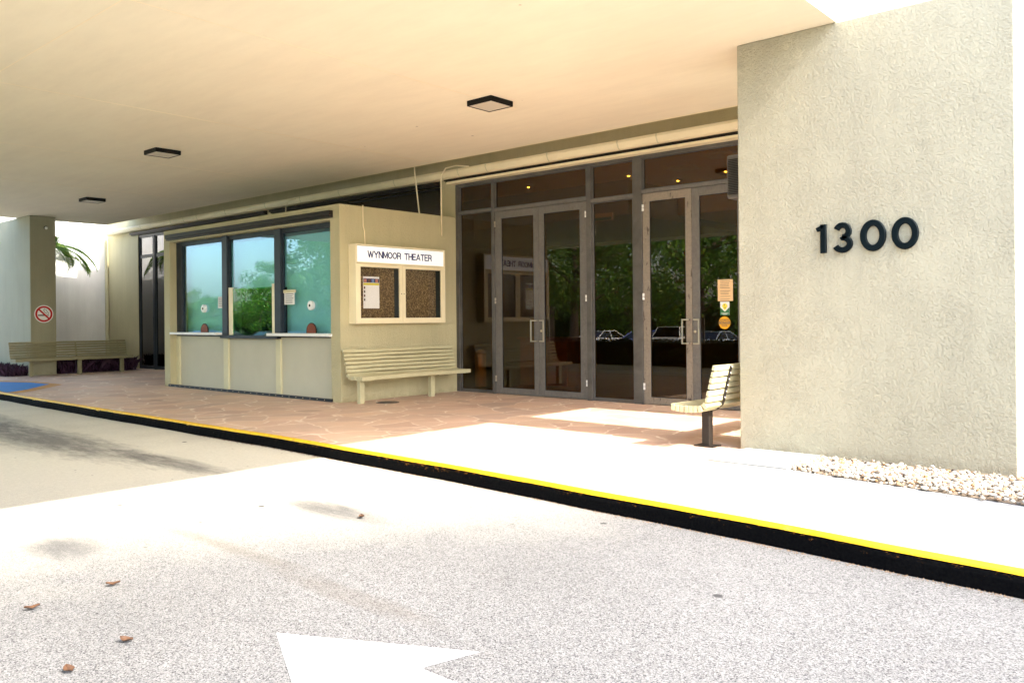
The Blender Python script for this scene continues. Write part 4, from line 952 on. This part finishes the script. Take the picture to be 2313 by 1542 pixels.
TP = [(-21, -14, 0, 1.15, 'behind the right hand door glass'), (-29, -15, 1, 1.2, 'in the fixed pane'), (-36, -13, 0, 1.0, 'in the second door'), (-17, -33, 1, .8, 'right of the amber sticker'), (-24, -34, 2, 1.15, 'far behind the dark saloon'),
      (-31, -34, 0, 1.1, 'far behind the white tall car'), (-38, -35, 2, 1.2, 'far behind the blue saloon'), (-45, -33, 0, 1.1, 'far behind the white saloon'), (-46, -17, 0, 1.0, 'at the edge of the right booth window'), (-53, -35, 1, 1.15, 'hidden behind the tallest trees'),
      (-61, -33, 2, 1.15, 'left of the hidden tree'), (-72, -35, 0, 1.1, 'above the notice in the right booth window'), (-80, -34, 0, .95, 'right half of the middle booth window'), (-87, -36, 1, .85, 'centre of the middle booth window'), (-94, -34, 2, .68, 'low in the middle booth window'), (-102, -36, 1, .75, 'behind the middle booth mullion'),
      (-110, -35, 2, .95, 'right part of the left booth window'), (-119, -36, 1, .85, 'middle of the left booth window'), (-129, -35, 2, .95, 'left edge of the left booth window'), (-140, -38, 1, .8, 'beyond the left booth window'), (-11, -36, 2, .7, 'rightmost, low by the end of the lot')]
protos = {}
for k, (x, y, kd, s_, wh_) in enumerate(TP):
    if kd not in protos:
        tk, lf, mt = KINDS[kd]; r = empty('leafy_tree', (0, 0, 0), '', 'tree', 'trees across the parking lot')
        tk.build('trunk', 'bark', r, smooth=True); lf.build('crown', mt, r); protos[kd] = r
    else: r = copy_tree(protos[kd])
    r['label'] = ('tall dark green', 'pale green', 'low spreading green')[kd] + ' tree mirrored in the glass, ' + wh_
    r.location = (x, y, -.15 if y > -20 else -.6); r.scale = (s_, s_, s_); r.rotation_euler = (0, 0, k * 1.7)
# clipped small tree out of frame whose shade falls on the walkway
tk, lf = tree_parts(8, 3.9, .75, 5200, 'leaf', .62)
lt = empty('unseen_small_tree', (2.95, 6.75, 0), 'small round crowned tree out of frame at the far right, shading the walkway', 'tree')
tk.build('trunk', 'bark', lt, smooth=True); lf.build('crown', 'leaf', lt)

def make_car(mat, suv, label, name='parked_car'):
    r = empty(name, (0, 0, 0), label, 'car', 'cars parked across the drive')
    L_, W_, H_ = (4.7, 1.88, 1.68) if suv else (4.7, 1.82, 1.42)
    # side outline lofted over width stations
    if suv: top = [(-2.35, .62), (-2.33, .92), (-2.1, 1.02), (-1.25, 1.10), (-.75, 1.12), (.0, 1.12), (1.0, 1.12), (1.9, 1.10), (2.28, 1.0), (2.35, .62)]
    else: top = [(-2.35, .5), (-2.33, .70), (-2.1, .80), (-1.3, .90), (-.85, .93), (.2, .95), (1.2, .97), (1.9, .98), (2.3, .90), (2.35, .55)]
    bot = .22
    mb = MB(); n = len(top); st_ = [(-1, .90), (-.93, 1), (-.6, 1.02), (0, 1.025), (.6, 1.02), (.93, 1), (1, .90)]
    v = []
    for sy, k in st_:
        for x, z in top: v.append((x * (.985 if abs(sy) > .95 else 1), sy * W_ / 2, bot + (z - bot) * k))
        for x, z in top[::-1]: v.append((x * .99, sy * W_ / 2 * .97, bot))
    m = 2 * n; f = []
    for i in range(len(st_) - 1):
        for j in range(m): f.append((i * m + j, i * m + (j + 1) % m, (i + 1) * m + (j + 1) % m, (i + 1) * m + j))
    f += [tuple(range(m - 1, -1, -1)), tuple((len(st_) - 1) * m + j for j in range(m))]
    mb.add(v, f); mb.build('body', mat, r, smooth=False, bevel=.03)
    zb, zt = (1.10, H_) if suv else (.93, H_)
    a0, a1, b0, b1 = (-1.05, -.35, 1.75, 2.1) if suv else (-.95, -.15, 1.05, 1.85)
    def gh(sh, z0, z1, nm, mt):
        q = MB(); w0, w1 = W_ / 2 * .93 - sh, W_ / 2 * .74 - sh
        q.add([(a0 + sh, -w0, z0), (b1 - sh, -w0, z0), (b1 - sh, w0, z0), (a0 + sh, w0, z0), (a1 + sh, -w1, z1), (b0 - sh, -w1, z1), (b0 - sh, w1, z1), (a1 + sh, w1, z1)],
              [(3, 2, 1, 0), (4, 5, 6, 7), (0, 1, 5, 4), (1, 2, 6, 5), (2, 3, 7, 6), (3, 0, 4, 7)]); return q.build(nm, mt, r, bevel=.02)
    gh(0, zb, zt - .03, 'window', 'car_glass')
    w1 = W_ / 2 * .745; q = MB().box(a1 - .03, b0 + .03, -w1, w1, zt - .045, zt)
    for px_ in (a1 + (.0), (a1 + b0) / 2, b0):
        for sy in (-1, 1):
            t0 = Vector((px_, sy * w1 * .99, zt - .03)); dxb = a0 - a1 if px_ == a1 else (b1 - b0 if px_ == b0 else 0)
            q.tube([t0, (px_ + dxb, sy * W_ / 2 * .935, zb)], .035, 6)
    q.build('roof', mat, r)
    for x in (-1.42, 1.38):
        for sy in (-1, 1):
            wh = MB().lathe([(.20, -.10), (.33, -.09), (.335, .0), (.33, .09), (.20, .10)], (0, 0, 0), 22, lambda a_, b_, c2: (x + a_, sy * (W_ / 2 - .08) + c2, .335 + b_)).build('wheel', 'tyre', r)
            MB().lathe([(.20, -.105), (.20, .105)], (0, 0, 0), 14, lambda a_, b_, c2: (x + a_, sy * (W_ / 2 - .08) + c2, .335 + b_)).build('rim', 'rim', wh)
    for sy in (-1, 1): MB().box(-2.36, -2.2, sy * .68 - .2, sy * .68 + .2, .66 if not suv else .82, .78 if not suv else .95).build('headlight', 'lamp_glass', r, bevel=.02)
    return r
CARS = [('car_white', False, 'white saloon car parked behind the hedge, mirrored in the second door', (-31.0, -21, 1.65)), ('car_blue', False, 'blue saloon car parked behind the hedge', (-28.2, -21, -1.5)),
        ('car_white', True, 'white tall car parked behind the hedge, mirrored in the fixed pane', (-25.4, -21, 1.5)), ('car_silver', False, 'silver car mirrored near the tree trunk', (-22.7, -20.5, 1.6)),
        ('car_dark', False, 'dark grey saloon car mirrored in the peeling door', (-20.0, -20, -1.45)), ('car_red', True, 'dark red car mirrored in the right hand door', (-16.3, -20, 1.55))]
cp = {}
for mt, suv, lab, (x, y, rz) in CARS:
    if (mt, suv) in cp: c = copy_tree(cp[(mt, suv)])
    else: c = make_car(mt, suv, lab); cp[(mt, suv)] = c
    c['label'] = lab; c.location = (x, y, -.79); c.rotation_euler = (0, 0, rz)
for k in range(8):
    key = random.choice(list(cp)); c = copy_tree(cp[key]); c.location = (-44 - k * 5.3, -19.5 - (k % 2), -.79); c.rotation_euler = (0, 0, 1.57 + random.uniform(-.05, .05))
    c['label'] = ['car nearest the right booth window reflection', 'car second along the far row', 'car third along the far row', 'car fourth along the far row', 'car fifth along the far row', 'car sixth along the far row', 'car seventh along the far row', 'car at the far end of the mirrored row'][k]
